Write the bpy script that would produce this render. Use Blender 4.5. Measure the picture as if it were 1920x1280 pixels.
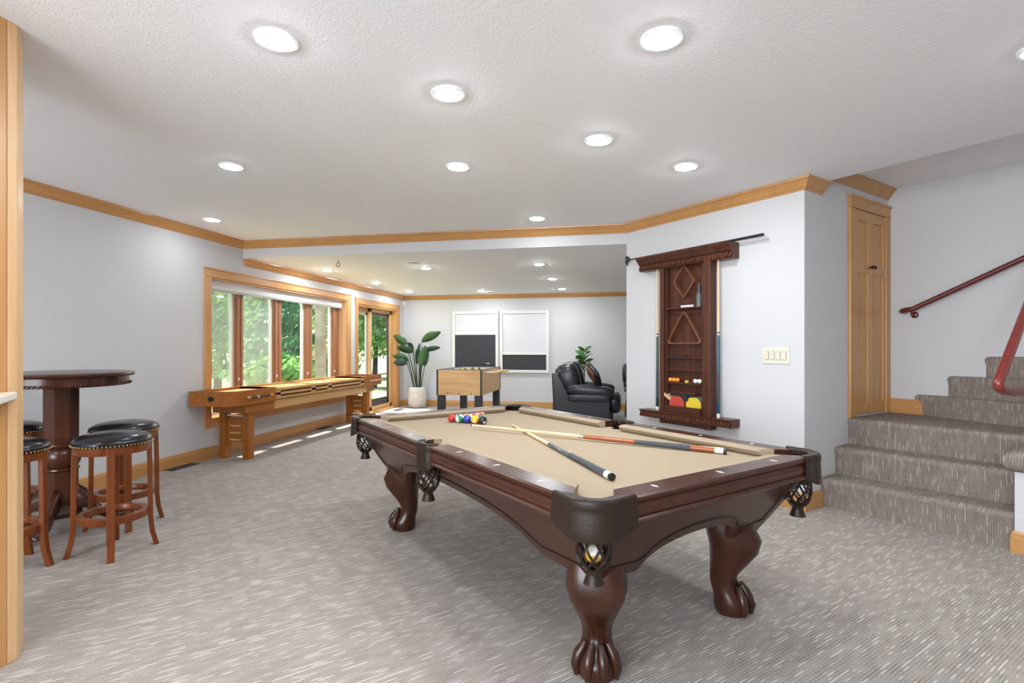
import bpy, bmesh, math, random
from mathutils import Vector, Matrix
R_ = math.radians
S2 = math.sqrt(0.5)
random.seed(7)
for o in list(bpy.data.objects):
    bpy.data.objects.remove(o)
scene = bpy.context.scene
COL = scene.collection

# ------------------------------------------------------------------ camera
cam_d = bpy.data.cameras.new('camera'); cam = bpy.data.objects.new('camera', cam_d); COL.objects.link(cam)
cam.location = (0, 0, 1.2); cam.rotation_euler = (R_(90), 0, R_(11.4))
cam_d.sensor_width = 36; cam_d.lens = 36 * 990 / 1920; cam_d.shift_y = 10 / 1920
cam_d.clip_start = 0.05; cam_d.clip_end = 300
scene.camera = cam

# ------------------------------------------------------------------ sky, sun, exposure
world = bpy.data.worlds.new('world'); scene.world = world; world.use_nodes = True
wn = world.node_tree.nodes; wl = world.node_tree.links; wn.clear()
w_out = wn.new('ShaderNodeOutputWorld'); w_bg = wn.new('ShaderNodeBackground')
w_sky = wn.new('ShaderNodeTexSky'); w_sky.sky_type = 'HOSEK_WILKIE'; w_sky.turbidity = 4
w_sky.sun_direction = (-0.42, 0.05, 0.9)
wl.new(w_sky.outputs[0], w_bg.inputs[0]); w_bg.inputs[1].default_value = 3.2
wl.new(w_bg.outputs[0], w_out.inputs[0])
sun_d = bpy.data.lights.new('sun', 'SUN'); sun = bpy.data.objects.new('sun', sun_d); COL.objects.link(sun)
sun_d.energy = 9.0; sun_d.angle = R_(6.0); sun_d.color = (1.0, 0.95, 0.86)
sun.location = (-12, 6, 14)
sun.rotation_euler = Vector((0.47, -0.04, -0.88)).to_track_quat('-Z', 'Y').to_euler()
# added fill light behind the camera, unseen, standing in for daylight
fill_d = bpy.data.lights.new('fill_light_back', 'AREA'); fill = bpy.data.objects.new('fill_light_back', fill_d); COL.objects.link(fill)
fill_d.shape = 'RECTANGLE'; fill_d.size = 4.0; fill_d.size_y = 1.9; fill_d.energy = 150; fill_d.color = (0.86, 0.93, 1.0)
fill.location = (-2.0, -2.98, 1.35); fill.rotation_euler = (R_(90), 0, 0)
LAMP = 122.0
vs = scene.view_settings
vs.view_transform = 'Standard'; vs.look = 'None'; vs.gamma = 1.0; vs.use_curve_mapping = False
vs.exposure = 1.1
scene.cycles.use_denoising = True
scene.cycles.max_bounces = 6; scene.cycles.diffuse_bounces = 4; scene.cycles.glossy_bounces = 2; scene.cycles.transparent_max_bounces = 12
scene.cycles.sample_clamp_indirect = 6.0
scene.cycles.use_adaptive_sampling = False; scene.cycles.use_light_tree = False; world.cycles.sampling_method = 'NONE'

# ------------------------------------------------------------------ materials
MATS = {}
def _mat(name):
    m = bpy.data.materials.new(name); m.use_nodes = True
    nt = m.node_tree; b = nt.nodes['Principled BSDF']
    MATS[name] = m
    return m, nt, b
def plain(name, col, rough=0.5, metal=0.0, spec=0.5, bump=None, coat=0.0):
    m, nt, b = _mat(name)
    b.inputs['Base Color'].default_value = (*col, 1); b.inputs['Roughness'].default_value = rough
    b.inputs['Metallic'].default_value = metal; b.inputs['Specular IOR Level'].default_value = spec
    b.inputs['Coat Weight'].default_value = coat
    if bump:
        sc, st = bump
        no = nt.nodes.new('ShaderNodeTexNoise'); no.inputs['Scale'].default_value = sc; no.inputs['Detail'].default_value = 4
        tc = nt.nodes.new('ShaderNodeNewGeometry'); nt.links.new(tc.outputs['Position'], no.inputs['Vector'])
        bp = nt.nodes.new('ShaderNodeBump'); bp.inputs['Strength'].default_value = st; bp.inputs['Distance'].default_value = 0.01
        nt.links.new(no.outputs['Fac'], bp.inputs['Height']); nt.links.new(bp.outputs[0], b.inputs['Normal'])
    return m
def wood(name, c1, c2, rough=0.35, axis=2, scale=1.0, coat=0.06, spec=0.4):
    """streaked grain along the given object axis"""
    m, nt, b = _mat(name)
    tc = nt.nodes.new('ShaderNodeTexCoord'); mp = nt.nodes.new('ShaderNodeMapping')
    sc = [22 * scale] * 3; sc[axis] = 1.6 * scale
    mp.inputs['Scale'].default_value = sc
    nt.links.new(tc.outputs['Object'], mp.inputs['Vector'])
    n1 = nt.nodes.new('ShaderNodeTexNoise'); n1.inputs['Scale'].default_value = 1.0; n1.inputs['Detail'].default_value = 6; n1.inputs['Roughness'].default_value = 0.6
    n1.inputs['Distortion'].default_value = 0.6
    nt.links.new(mp.outputs[0], n1.inputs['Vector'])
    rp = nt.nodes.new('ShaderNodeValToRGB')
    rp.color_ramp.elements[0].position = 0.3; rp.color_ramp.elements[0].color = (*c2, 1)
    rp.color_ramp.elements[1].position = 0.7; rp.color_ramp.elements[1].color = (*c1, 1)
    nt.links.new(n1.outputs['Fac'], rp.inputs[0]); nt.links.new(rp.outputs[0], b.inputs['Base Color'])
    b.inputs['Roughness'].default_value = rough; b.inputs['Coat Weight'].default_value = coat
    b.inputs['Coat Roughness'].default_value = 0.15; b.inputs['Specular IOR Level'].default_value = spec
    return m
def two_tone(name, c1, c2, scale, rough=0.8, lo=0.4, hi=0.6, bump=0.0, spec=0.3, detail=4):
    m, nt, b = _mat(name)
    g = nt.nodes.new('ShaderNodeNewGeometry')
    no = nt.nodes.new('ShaderNodeTexNoise'); no.inputs['Scale'].default_value = scale; no.inputs['Detail'].default_value = detail
    nt.links.new(g.outputs['Position'], no.inputs['Vector'])
    rp = nt.nodes.new('ShaderNodeValToRGB')
    rp.color_ramp.elements[0].position = lo; rp.color_ramp.elements[0].color = (*c1, 1)
    rp.color_ramp.elements[1].position = hi; rp.color_ramp.elements[1].color = (*c2, 1)
    nt.links.new(no.outputs['Fac'], rp.inputs[0]); nt.links.new(rp.outputs[0], b.inputs['Base Color'])
    b.inputs['Roughness'].default_value = rough; b.inputs['Specular IOR Level'].default_value = spec
    if bump:
        bp = nt.nodes.new('ShaderNodeBump'); bp.inputs['Strength'].default_value = bump; bp.inputs['Distance'].default_value = 0.02
        nt.links.new(no.outputs['Fac'], bp.inputs['Height']); nt.links.new(bp.outputs[0], b.inputs['Normal'])
    return m
def emit(name, col, strength):
    m, nt, b = _mat(name)
    b.inputs['Base Color'].default_value = (*col, 1)
    b.inputs['Emission Color'].default_value = (*col, 1); b.inputs['Emission Strength'].default_value = strength
    return m

# carpet: heathered loops with broken light and dark dashes running along one direction
def carpet_mat(name, kc):
    m, nt, b = _mat(name); N = nt.nodes; L = nt.links
    g = N.new('ShaderNodeNewGeometry'); sx = N.new('ShaderNodeSeparateXYZ'); L.new(g.outputs['Position'], sx.inputs[0])
    def math_(op, a, bb):
        n = N.new('ShaderNodeMath'); n.operation = op
        for i, q in enumerate((a, bb)):
            if isinstance(q, (int, float)): n.inputs[i].default_value = q
            else: L.new(q, n.inputs[i])
        return n.outputs[0]
    ac = math_('MULTIPLY', math_('SUBTRACT', sx.outputs[0], sx.outputs[1]), S2)
    al = math_('ADD', math_('MULTIPLY', math_('ADD', sx.outputs[0], sx.outputs[1]), S2), sx.outputs[2])
    RIB = 78.0
    q = math_('MULTIPLY', ac, RIB); idx = math_('FLOOR', q, 0); fr = math_('SUBTRACT', q, idx)
    tri = math_('MULTIPLY', math_('ABSOLUTE', math_('SUBTRACT', fr, 0.5), 0), 2.0)      # 0 on the crest of a rib, 1 in the groove
    def noise(x, y, lo, hi, detail=0.0):
        cb = N.new('ShaderNodeCombineXYZ'); L.new(x, cb.inputs[0]); L.new(y, cb.inputs[1])
        no = N.new('ShaderNodeTexNoise'); no.inputs['Scale'].default_value = 1; no.inputs['Detail'].default_value = detail
        L.new(cb.outputs[0], no.inputs['Vector'])
        mr = N.new('ShaderNodeMapRange'); mr.inputs[1].default_value = lo; mr.inputs[2].default_value = hi
        L.new(no.outputs['Fac'], mr.inputs[0]); return mr.outputs[0]
    def ramp(v, lo, hi):
        mr = N.new('ShaderNodeMapRange'); mr.inputs[1].default_value = lo; mr.inputs[2].default_value = hi; L.new(v, mr.inputs[0]); return mr.outputs[0]
    dash = math_('MULTIPLY', noise(math_('MULTIPLY', idx, 5.37), math_('MULTIPLY', al, 11.0), 0.585, 0.67), ramp(tri, 0.75, 0.35))
    gap = math_('MULTIPLY', noise(math_('ADD', math_('MULTIPLY', idx, 3.91), 41.3), math_('MULTIPLY', al, 8.0), 0.40, 0.62), ramp(tri, 0.45, 0.9))
    broad = noise(math_('MULTIPLY', ac, 3.0), math_('MULTIPLY', al, 1.2), 0.3, 0.7, 1.0)
    fine = N.new('ShaderNodeTexNoise'); fine.inputs['Scale'].default_value = 330; fine.inputs['Detail'].default_value = 1
    L.new(g.outputs['Position'], fine.inputs['Vector'])
    def mix(f, a, bb, fs=1.0):
        n = N.new('ShaderNodeMix'); n.data_type = 'RGBA'
        L.new(math_('MULTIPLY', f, fs), n.inputs[0])
        for i, q_ in ((6, a), (7, bb)):
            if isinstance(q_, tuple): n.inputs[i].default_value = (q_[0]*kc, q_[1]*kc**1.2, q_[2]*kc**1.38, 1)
            else: L.new(q_, n.inputs[i])
        return n.outputs[2]
    base_ = mix(ramp(fine.outputs['Fac'], 0.3, 0.7), (0.215, 0.185, 0.165), (0.56, 0.505, 0.46))
    base_ = mix(broad, base_, (0.32, 0.275, 0.245), 0.25)
    base_ = mix(gap, base_, (0.11, 0.095, 0.085), 0.65)
    base_ = mix(dash, base_, (0.68, 0.625, 0.58), 0.62)
    L.new(base_, b.inputs['Base Color']); b.inputs['Roughness'].default_value = 0.95; b.inputs['Specular IOR Level'].default_value = 0.1
    bp = N.new('ShaderNodeBump'); bp.inputs['Strength'].default_value = 0.4; bp.inputs['Distance'].default_value = 0.004
    L.new(math_('ADD', math_('MULTIPLY', tri, -0.6), math_('MULTIPLY', fine.outputs['Fac'], 0.6)), bp.inputs['Height']); L.new(bp.outputs[0], b.inputs['Normal'])
    return m
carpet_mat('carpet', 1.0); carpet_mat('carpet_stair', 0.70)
plain('wall', (0.605, 0.60, 0.605), 0.75, spec=0.25)
plain('beam_paint', (0.605, 0.60, 0.605), 0.75, spec=0.25)
def ceiling_mat():
    m, nt, b = _mat('ceiling'); N = nt.nodes; L = nt.links
    b.inputs['Base Color'].default_value = (0.90, 0.905, 0.92, 1); b.inputs['Roughness'].default_value = 0.8
    g = N.new('ShaderNodeNewGeometry'); no = N.new('ShaderNodeTexNoise'); no.inputs['Scale'].default_value = 70; no.inputs['Detail'].default_value = 5; no.inputs['Distortion'].default_value = 0.8
    L.new(g.outputs['Position'], no.inputs['Vector'])
    rp = N.new('ShaderNodeValToRGB'); rp.color_ramp.elements[0].position = 0.42; rp.color_ramp.elements[1].position = 0.62
    L.new(no.outputs['Fac'], rp.inputs[0])
    bp = N.new('ShaderNodeBump'); bp.inputs['Strength'].default_value = 0.2; bp.inputs['Distance'].default_value = 0.008
    L.new(rp.outputs[0], bp.inputs['Height']); L.new(bp.outputs[0], b.inputs['Normal'])
ceiling_mat()
wood('maple', (0.58, 0.30, 0.11), (0.48, 0.235, 0.078), 0.3, axis=2)
wood('maple_x', (0.58, 0.30, 0.11), (0.47, 0.23, 0.075), 0.3, axis=0)
wood('maple_y', (0.58, 0.30, 0.11), (0.47, 0.23, 0.075), 0.3, axis=1)
wood('maple_pale', (0.72, 0.47, 0.25), (0.62, 0.37, 0.17), 0.35, axis=2)
wood('mullion', (0.40, 0.19, 0.10), (0.29, 0.125, 0.06), 0.4, axis=2)
wood('shuffle_cherry', (0.42, 0.145, 0.026), (0.30, 0.088, 0.013), 0.35, axis=1, coat=0.08, spec=0.35)
wood('shuffle_leg', (0.40, 0.14, 0.026), (0.28, 0.084, 0.013), 0.35, axis=2, coat=0.08, spec=0.35)
wood('shuffle_maple', (0.62, 0.36, 0.15), (0.50, 0.26, 0.09), 0.35, axis=1, coat=0.08)
wood('mahogany', (0.070, 0.022, 0.011), (0.034, 0.010, 0.005), 0.3, axis=0, coat=0.06, spec=0.35)
wood('mahogany_z', (0.058, 0.018, 0.008), (0.026, 0.008, 0.004), 0.28, axis=2, coat=0.1, spec=0.4)
wood('rack_wood', (0.105, 0.032, 0.017), (0.050, 0.015, 0.009), 0.35, axis=2, coat=0.08, spec=0.35)
wood('rack_frame', (0.21, 0.075, 0.038), (0.12, 0.040, 0.020), 0.3, axis=0, coat=0.1, spec=0.4)
wood('pub_wood', (0.085, 0.023, 0.009), (0.026, 0.007, 0.004), 0.25, axis=2, scale=0.6, coat=0.15, spec=0.4)
wood('stool_wood', (0.235, 0.062, 0.013), (0.14, 0.033, 0.007), 0.3, axis=2, coat=0.1, spec=0.35)
wood('oak_laminate', (0.66, 0.41, 0.19), (0.50, 0.28, 0.11), 0.45, axis=0, scale=0.8, coat=0.0)
wood('cue_maple', (0.78, 0.56, 0.33), (0.70, 0.47, 0.26), 0.25, axis=0, coat=0.3)
wood('cue_orange', (0.42, 0.115, 0.02), (0.26, 0.055, 0.01), 0.2, axis=0, coat=0.6)
plain('felt', (0.36, 0.283, 0.195), 0.9, spec=0.15)
plain('felt_side', (0.30, 0.235, 0.13), 0.9, spec=0.15)
plain('pocket_leather', (0.022, 0.012, 0.007), 0.4, spec=0.3, bump=(160, 0.12))
plain('inlay_black', (0.008, 0.007, 0.007), 0.3)
plain('pearl', (0.85, 0.82, 0.78), 0.25)
plain('black_leather', (0.020, 0.021, 0.025), 0.30, bump=(25, 0.18))
plain('stool_leather', (0.010, 0.011, 0.014), 0.24, bump=(60, 0.05))
plain('brass', (0.55, 0.40, 0.16), 0.3, metal=1.0)
plain('iron', (0.012, 0.012, 0.013), 0.5)
plain('bronze', (0.07, 0.04, 0.025), 0.35, metal=0.8)
plain('white_paint', (0.82, 0.82, 0.82), 0.4)
plain('white_ivory', (0.72, 0.68, 0.56), 0.35)
plain('ivory_shadow', (0.42, 0.39, 0.30), 0.5)
plain('white_plastic', (0.85, 0.85, 0.84), 0.35)
plain('shade_fabric', (0.80, 0.80, 0.80), 0.8)
plain('shade_rail', (0.42, 0.42, 0.43), 0.6)
plain('screen_dark', (0.055, 0.055, 0.06), 0.5)
plain('vent_metal', (0.06, 0.055, 0.055), 0.5)
plain('grille', (0.55, 0.55, 0.56), 0.6)
plain('red_rail', (0.25, 0.035, 0.032), 0.18, coat=0.5)
plain('dark_red_rail', (0.12, 0.018, 0.015), 0.22, coat=0.5)
plain('chalkboard', (0.035, 0.035, 0.042), 0.75, bump=(8, 0.2))
plain('canvas_white', (0.66, 0.66, 0.68), 0.7)
plain('frame_white', (0.76, 0.74, 0.70), 0.5)
plain('foos_black', (0.018, 0.019, 0.022), 0.4)
plain('chrome', (0.75, 0.75, 0.76), 0.15, metal=1.0)
plain('ball_white', (0.85, 0.82, 0.74), 0.08, coat=0.6)
plain('plastic_yellow', (0.75, 0.62, 0.10), 0.35)
plain('plastic_black', (0.015, 0.015, 0.015), 0.35)
plain('paddle_red', (0.52, 0.055, 0.035), 0.6)
plain('paddle_darkred', (0.22, 0.03, 0.025), 0.6)
plain('paddle_black', (0.015, 0.015, 0.015), 0.6)
plain('paddle_green', (0.03, 0.12, 0.12), 0.6)
plain('paddle_yellow', (0.72, 0.52, 0.03), 0.6)
plain('paddle_wood', (0.62, 0.42, 0.22), 0.5)
plain('orange_ball', (0.85, 0.33, 0.04), 0.35)
plain('cream', (0.80, 0.77, 0.68), 0.3)
plain('cue_blue', (0.002, 0.055, 0.10), 0.25, coat=0.4)
plain('cue_green', (0.008, 0.03, 0.018), 0.25, coat=0.4)
plain('cue_grey', (0.055, 0.06, 0.065), 0.6)
plain('cue_navy', (0.030, 0.048, 0.065), 0.2, coat=0.5)
two_tone('linen_wrap', (0.03, 0.035, 0.04), (0.12, 0.125, 0.13), 420, 0.8)
plain('slot_dark', (0.13, 0.042, 0.010), 0.6)
plain('bottle_glass', (0.10, 0.10, 0.10), 0.1)
plain('bristle', (0.02, 0.02, 0.024), 0.8)
two_tone('pot_weave', (0.62, 0.55, 0.46), (0.80, 0.76, 0.70), 60, 0.8, bump=0.6)
plain('soil', (0.04, 0.03, 0.02), 0.9)
plain('leaf_dark', (0.018, 0.055, 0.024), 0.35)
plain('leaf_blue', (0.020, 0.060, 0.055), 0.35)
plain('leaf_mid', (0.045, 0.115, 0.035), 0.35)
plain('leaf_fig', (0.07, 0.20, 0.03), 0.4)
plain('stem', (0.03, 0.06, 0.03), 0.5)
plain('bark', (0.06, 0.045, 0.035), 0.9)
plain('pillow_brown', (0.36, 0.17, 0.09), 0.5, bump=(120, 0.3))
plain('pillow_white', (0.75, 0.72, 0.68), 0.8)
two_tone('porch_wood', (0.33, 0.27, 0.23), (0.42, 0.36, 0.31), 6, 0.8)
two_tone('ground_outside', (0.45, 0.38, 0.26), (0.24, 0.38, 0.12), 1.3, 0.95)
two_tone('hill_scrub', (0.80, 0.66, 0.54), (0.36, 0.50, 0.22), 1.4, 0.95, 0.40, 0.66, detail=9)
def leaf_mat(name, c1, c2):
    m = two_tone(name, c1, c2, 2.2, 0.6)
    nt = m.node_tree; b = nt.nodes['Principled BSDF']
    tr = nt.nodes.new('ShaderNodeBsdfTranslucent'); mx = nt.nodes.new('ShaderNodeMixShader'); mx.inputs[0].default_value = 0.35
    src = b.inputs['Base Color'].links[0].from_socket
    nt.links.new(src, tr.inputs[0]); nt.links.new(b.outputs[0], mx.inputs[1]); nt.links.new(tr.outputs[0], mx.inputs[2])
    nt.links.new(mx.outputs[0], nt.nodes['Material Output'].inputs[0])
leaf_mat('foliage_a', (0.12, 0.32, 0.08), (0.34, 0.56, 0.20))
leaf_mat('foliage_b', (0.07, 0.22, 0.09), (0.20, 0.44, 0.18))
leaf_mat('foliage_c', (0.40, 0.40, 0.20), (0.62, 0.58, 0.38))
emit('lens', (0.90, 0.955, 1.0), LAMP); emit('lens_lower', (0.90, 0.955, 1.0), LAMP*1.5); emit('lens_dim', (0.90, 0.955, 1.0), LAMP*0.4)
def glass_mat():
    m = bpy.data.materials.new('pane_glass'); m.use_nodes = True; nt = m.node_tree; nt.nodes.clear(); MATS['pane_glass'] = m
    o = nt.nodes.new('ShaderNodeOutputMaterial'); t = nt.nodes.new('ShaderNodeBsdfTransparent'); g = nt.nodes.new('ShaderNodeBsdfGlossy')
    t.inputs[0].default_value = (0.95, 0.97, 0.96, 1); g.inputs['Roughness'].default_value = 0.02
    mx = nt.nodes.new('ShaderNodeMixShader'); mx.inputs[0].default_value = 0.05; nt.links.new(t.outputs[0], mx.inputs[1]); nt.links.new(g.outputs[0], mx.inputs[2])
    nt.links.new(mx.outputs[0], o.inputs[0])
    m = bpy.data.materials.new('insect_screen'); m.use_nodes = True; nt = m.node_tree; nt.nodes.clear(); MATS['insect_screen'] = m
    o = nt.nodes.new('ShaderNodeOutputMaterial'); t = nt.nodes.new('ShaderNodeBsdfTransparent'); g = nt.nodes.new('ShaderNodeBsdfDiffuse')
    g.inputs[0].default_value = (0.80, 0.84, 0.80, 1)
    mx = nt.nodes.new('ShaderNodeMixShader'); mx.inputs[0].default_value = 0.24
    nt.links.new(t.outputs[0], mx.inputs[1]); nt.links.new(g.outputs[0], mx.inputs[2]); nt.links.new(mx.outputs[0], o.inputs[0])
glass_mat()
def ball_mat(name, col, stripe):
    """billiard ball: solid, or white with a coloured band around its local z axis"""
    m, nt, b = _mat(name); N = nt.nodes; L = nt.links
    b.inputs['Roughness'].default_value = 0.07; b.inputs['Coat Weight'].default_value = 0.5
    if not stripe:
        b.inputs['Base Color'].default_value = (*col, 1); return
    tc = N.new('ShaderNodeTexCoord'); s = N.new('ShaderNodeSeparateXYZ'); L.new(tc.outputs['Object'], s.inputs[0])
    a = N.new('ShaderNodeMath'); a.operation = 'ABSOLUTE'; L.new(s.outputs[2], a.inputs[0])
    c = N.new('ShaderNodeMath'); c.operation = 'LESS_THAN'; L.new(a.outputs[0], c.inputs[0]); c.inputs[1].default_value = 0.0145
    mx = N.new('ShaderNodeMix'); mx.data_type = 'RGBA'; L.new(c.outputs[0], mx.inputs[0])
    mx.inputs[6].default_value = (0.85, 0.81, 0.70, 1); mx.inputs[7].default_value = (*col, 1)
    L.new(mx.outputs[2], b.inputs['Base Color'])

# ------------------------------------------------------------------ mesh helpers
class MB:
    def __init__(self): self.v = []; self.f = []
    def add(self, vs_, fs_):
        n = len(self.v); self.v += [tuple(p) for p in vs_]; self.f += [tuple(i + n for i in q) for q in fs_]; return self
    def box(self, x0, y0, z0, x1, y1, z1):
        if x0 > x1: x0, x1 = x1, x0
        if y0 > y1: y0, y1 = y1, y0
        if z0 > z1: z0, z1 = z1, z0
        return self.add([(x0,y0,z0),(x1,y0,z0),(x1,y1,z0),(x0,y1,z0),(x0,y0,z1),(x1,y0,z1),(x1,y1,z1),(x0,y1,z1)],
                        [(0,3,2,1),(4,5,6,7),(0,1,5,4),(1,2,6,5),(2,3,7,6),(3,0,4,7)])
    def prism(self, poly, z0, z1):
        n = len(poly)
        a = sum(poly[i][0]*poly[(i+1)%n][1]-poly[(i+1)%n][0]*poly[i][1] for i in range(n))
        if a < 0: poly = poly[::-1]
        vs_ = [(x,y,z0) for x,y in poly] + [(x,y,z1) for x,y in poly]
        return self.add(vs_, [tuple(range(n-1,-1,-1)), tuple(range(n,2*n))] + [(i,(i+1)%n,(i+1)%n+n,i+n) for i in range(n)])
    def loft(self, rings, cap=True, closed=False):
        n = len(rings[0]); vs_ = [p for r in rings for p in r]; fs_ = []
        for k in range(len(rings)-1 + (1 if closed else 0)):
            a, b = k*n, ((k+1) % len(rings))*n
            fs_ += [(a+i, a+(i+1)%n, b+(i+1)%n, b+i) for i in range(n)]
        if cap and not closed: fs_ += [tuple(range(n-1,-1,-1)), tuple(range((len(rings)-1)*n, len(rings)*n))]
        return self.add(vs_, fs_)
    def lathe(self, prof, n=24, c=(0,0,0), cap=True):
        return self.loft([[(c[0]+r*math.cos(2*math.pi*i/n), c[1]+r*math.sin(2*math.pi*i/n), c[2]+z) for i in range(n)] for r, z in prof], cap)
    def tube(self, pts, r, n=8, cap=True, closed=False):
        pts = [Vector(p) for p in pts]; rs = r if isinstance(r, (list, tuple)) else [r]*len(pts)
        rings = []; up = None
        for i, p in enumerate(pts):
            if closed: t = (pts[(i+1)%len(pts)] - pts[i-1]).normalized()
            else: t = (pts[min(i+1,len(pts)-1)] - pts[max(i-1,0)]).normalized()
            if up is None: up = Vector((0,0,1)) if abs(t.z) < 0.9 else Vector((1,0,0))
            s = t.cross(up)
            if s.length < 1e-6: up = Vector((1,0,0)); s = t.cross(up)
            s.normalize(); u = s.cross(t); up = u
            rings.append([tuple(p + rs[i]*(math.cos(2*math.pi*k/n)*s + math.sin(2*math.pi*k/n)*u)) for k in range(n)])
        return self.loft(rings, cap, closed)
    def ell(self, c, r, nu=16, nv=10, e1=1.0, e2=1.0, rot=None):
        def sp(x, e): return math.copysign(abs(x)**e, x)
        rings = []
        for j in range(nv+1):
            t = -math.pi/2 + math.pi*j/nv; t = max(-math.pi/2+0.02, min(math.pi/2-0.02, t)); ring = []
            for i in range(nu):
                q = 2*math.pi*i/nu
                p = Vector((r[0]*sp(math.cos(t),e1)*sp(math.cos(q),e2), r[1]*sp(math.cos(t),e1)*sp(math.sin(q),e2), r[2]*sp(math.sin(t),e1)))
                if rot: p = rot @ p
                ring.append((c[0]+p.x, c[1]+p.y, c[2]+p.z))
            rings.append(ring)
        return self.loft(rings)
    def sweep(self, path, prof, side=1, closed=False):
        """profile (offset, z) carried along a plan polyline with mitred corners; offset goes to the left (side 1) or right"""
        P = [Vector(p).to_2d() if len(p) > 2 else Vector(p) for p in path]; n = len(P); rings = []
        for i in range(n):
            def nrm(a, b): d = (b-a).normalized(); return Vector((-d.y, d.x))*side
            if closed: n1, n2 = nrm(P[i-1], P[i]), nrm(P[i], P[(i+1)%n])
            elif i == 0: n1 = n2 = nrm(P[0], P[1])
            elif i == n-1: n1 = n2 = nrm(P[-2], P[-1])
            else: n1, n2 = nrm(P[i-1], P[i]), nrm(P[i], P[i+1])
            m = (n1+n2); m = m/(1+n1.dot(n2))
            rings.append([(P[i].x+m.x*o, P[i].y+m.y*o, z) for o, z in prof])
        return self.loft(rings, True, closed)
    def xform(self, M):
        self.v = [tuple(M @ Vector(p)) for p in self.v]; return self
    def build(self, name, mat, parent=None, smooth=None, bevel=0, seg=2, loc=None, rot=None, kind=None):
        me = bpy.data.meshes.new(name); me.from_pydata(self.v, [], self.f)
        bm = bmesh.new(); bm.from_mesh(me); bmesh.ops.recalc_face_normals(bm, faces=bm.faces); bm.to_mesh(me); bm.free()
        me.materials.append(MATS[mat] if isinstance(mat, str) else mat)
        if smooth is not None:
            me.polygons.foreach_set('use_smooth', [True]*len(me.polygons)); me.set_sharp_from_angle(angle=R_(smooth))
        o = bpy.data.objects.new(name, me); COL.objects.link(o)
        if parent: o.parent = parent
        if loc: o.location = loc
        if rot: o.rotation_euler = rot
        if bevel:
            md = o.modifiers.new('bevel', 'BEVEL'); md.width = bevel; md.segments = seg; md.limit_method = 'ANGLE'; md.angle_limit = R_(40)
        if kind: o['kind'] = kind
        return o
def thing(name, label, cat, loc=(0,0,0), rotz=0, group=None):
    o = bpy.data.objects.new(name, None); COL.objects.link(o); o.empty_display_size = 0.1
    o.location = loc; o.rotation_euler = (0,0,rotz); o['label'] = label; o['category'] = cat
    if group: o['group'] = group
    return o
def struct(name, loc=(0,0,0), rotz=0):
    o = bpy.data.objects.new(name, None); COL.objects.link(o); o.empty_display_size = 0.1
    o.location = loc; o.rotation_euler = (0,0,rotz); o['kind'] = 'structure'; return o
def tag(o, label, cat, group=None):
    o['label'] = label; o['category'] = cat
    if group: o['group'] = group
    return o
def box(name, mat, x0,y0,z0,x1,y1,z1, parent=None, bevel=0.0, **k):
    return MB().box(x0,y0,z0,x1,y1,z1).build(name, mat, parent, bevel=bevel, **k)
def copy_tree(o, parent=None):
    c = o.copy(); COL.objects.link(c); c.parent = parent
    for ch in list(o.children): copy_tree(ch, c)
    return c

# ------------------------------------------------------------------ room dimensions
XL, YB, YBM, H, HL, HS = -4.33, 10.2, 5.46, 2.434, 2.24, 2.57
A = (0.08, 5.46)                      # left end of the angled wall
B = (1.333, 4.207)                    # its right end (outside corner)
C = (2.316, 5.19)                     # inside corner at the stair landing
T = 0.2
def dg(s, off=0.0):                   # point on the angled wall, s from its left end, off into the room
    return (A[0]+S2*s-S2*off, A[1]-S2*s-S2*off)
def cw(s, off=0.0):                   # point on the closet wall, s from the outside corner
    return (B[0]+S2*s+S2*off, B[1]+S2*s-S2*off)
def hw(s, off=0.0):                   # point on the handrail wall, s from the landing corner
    return (C[0]+S2*s-S2*off, C[1]-S2*s-S2*off)

# floor and ceilings
MB().box(-4.6,-3.2,-0.2,5.2,10.4,0).build('floor','carpet',kind='structure')
MB().prism([(-4.6,-3.2),(5.2,-3.2),(5.2,0.65),(0.39,YBM+0.0),(-4.6,YBM)],H,2.85).build('ceiling','ceiling',kind='structure')
MB().box(-4.6,YBM+0.001,HL,5.2,10.4,2.85).build('ceiling_lower','beam_paint',kind='structure').data.materials.append(MATS['ceiling'])
lo = bpy.data.objects['ceiling_lower']
for p in lo.data.polygons:
    if abs(p.normal.z) > 0.5: p.material_index = 1
MB().prism([(5.2,0.66),(5.2,5.458),(0.40,5.458)],HS,2.86).build('ceiling_stair','ceiling',kind='structure')

# walls
wl_ = MB()
for y0,y1,z0,z1 in [(-3.2,4.95,0,2.85),(4.95,7.87,0,0.42),(4.95,7.87,1.96,2.85),(7.87,8.24,0,2.85),(8.24,9.86,1.93,2.85),(9.86,10.4,0,2.85)]:
    wl_.box(XL-T,y0,z0,XL,y1,z1)
wl_.build('wall_left','wall',kind='structure')
box('wall_back','wall',-4.6,YB,0,5.2,YB+0.2,2.85,kind='structure')
a2, b2, c2 = A, B, C
MB().prism([A, B, (B[0]-0.02, B[1]+0.26), (A[0]+0.20, A[1]+0.06)],0,2.84).build('wall_angled','wall',kind='structure')
MB().prism([B, C, (C[0]-S2*0.15, C[1]+S2*0.15), (B[0]-S2*0.15+0.05, B[1]+S2*0.15+0.05)],0,2.84).build('wall_closet','wall',kind='structure')
e = hw(4.0)
MB().prism([C, e, (e[0]+S2*T, e[1]+S2*T), (C[0]+S2*T, C[1]+S2*T+0.1)],0,2.84).build('wall_stair','wall',kind='structure')
q = (A[0]+1.7, A[1]+1.7)
MB().prism([A, q, (5.2,q[1]), (5.2,q[1]-0.2), (q[0]+0.05,q[1]-0.2), (A[0]+0.15,A[1]-0.05)],0,2.84).build('wall_inner','wall',kind='structure')
box('wall_right','wall',5.0,-3.2,0,5.2,10.4,2.85,kind='structure')
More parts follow.
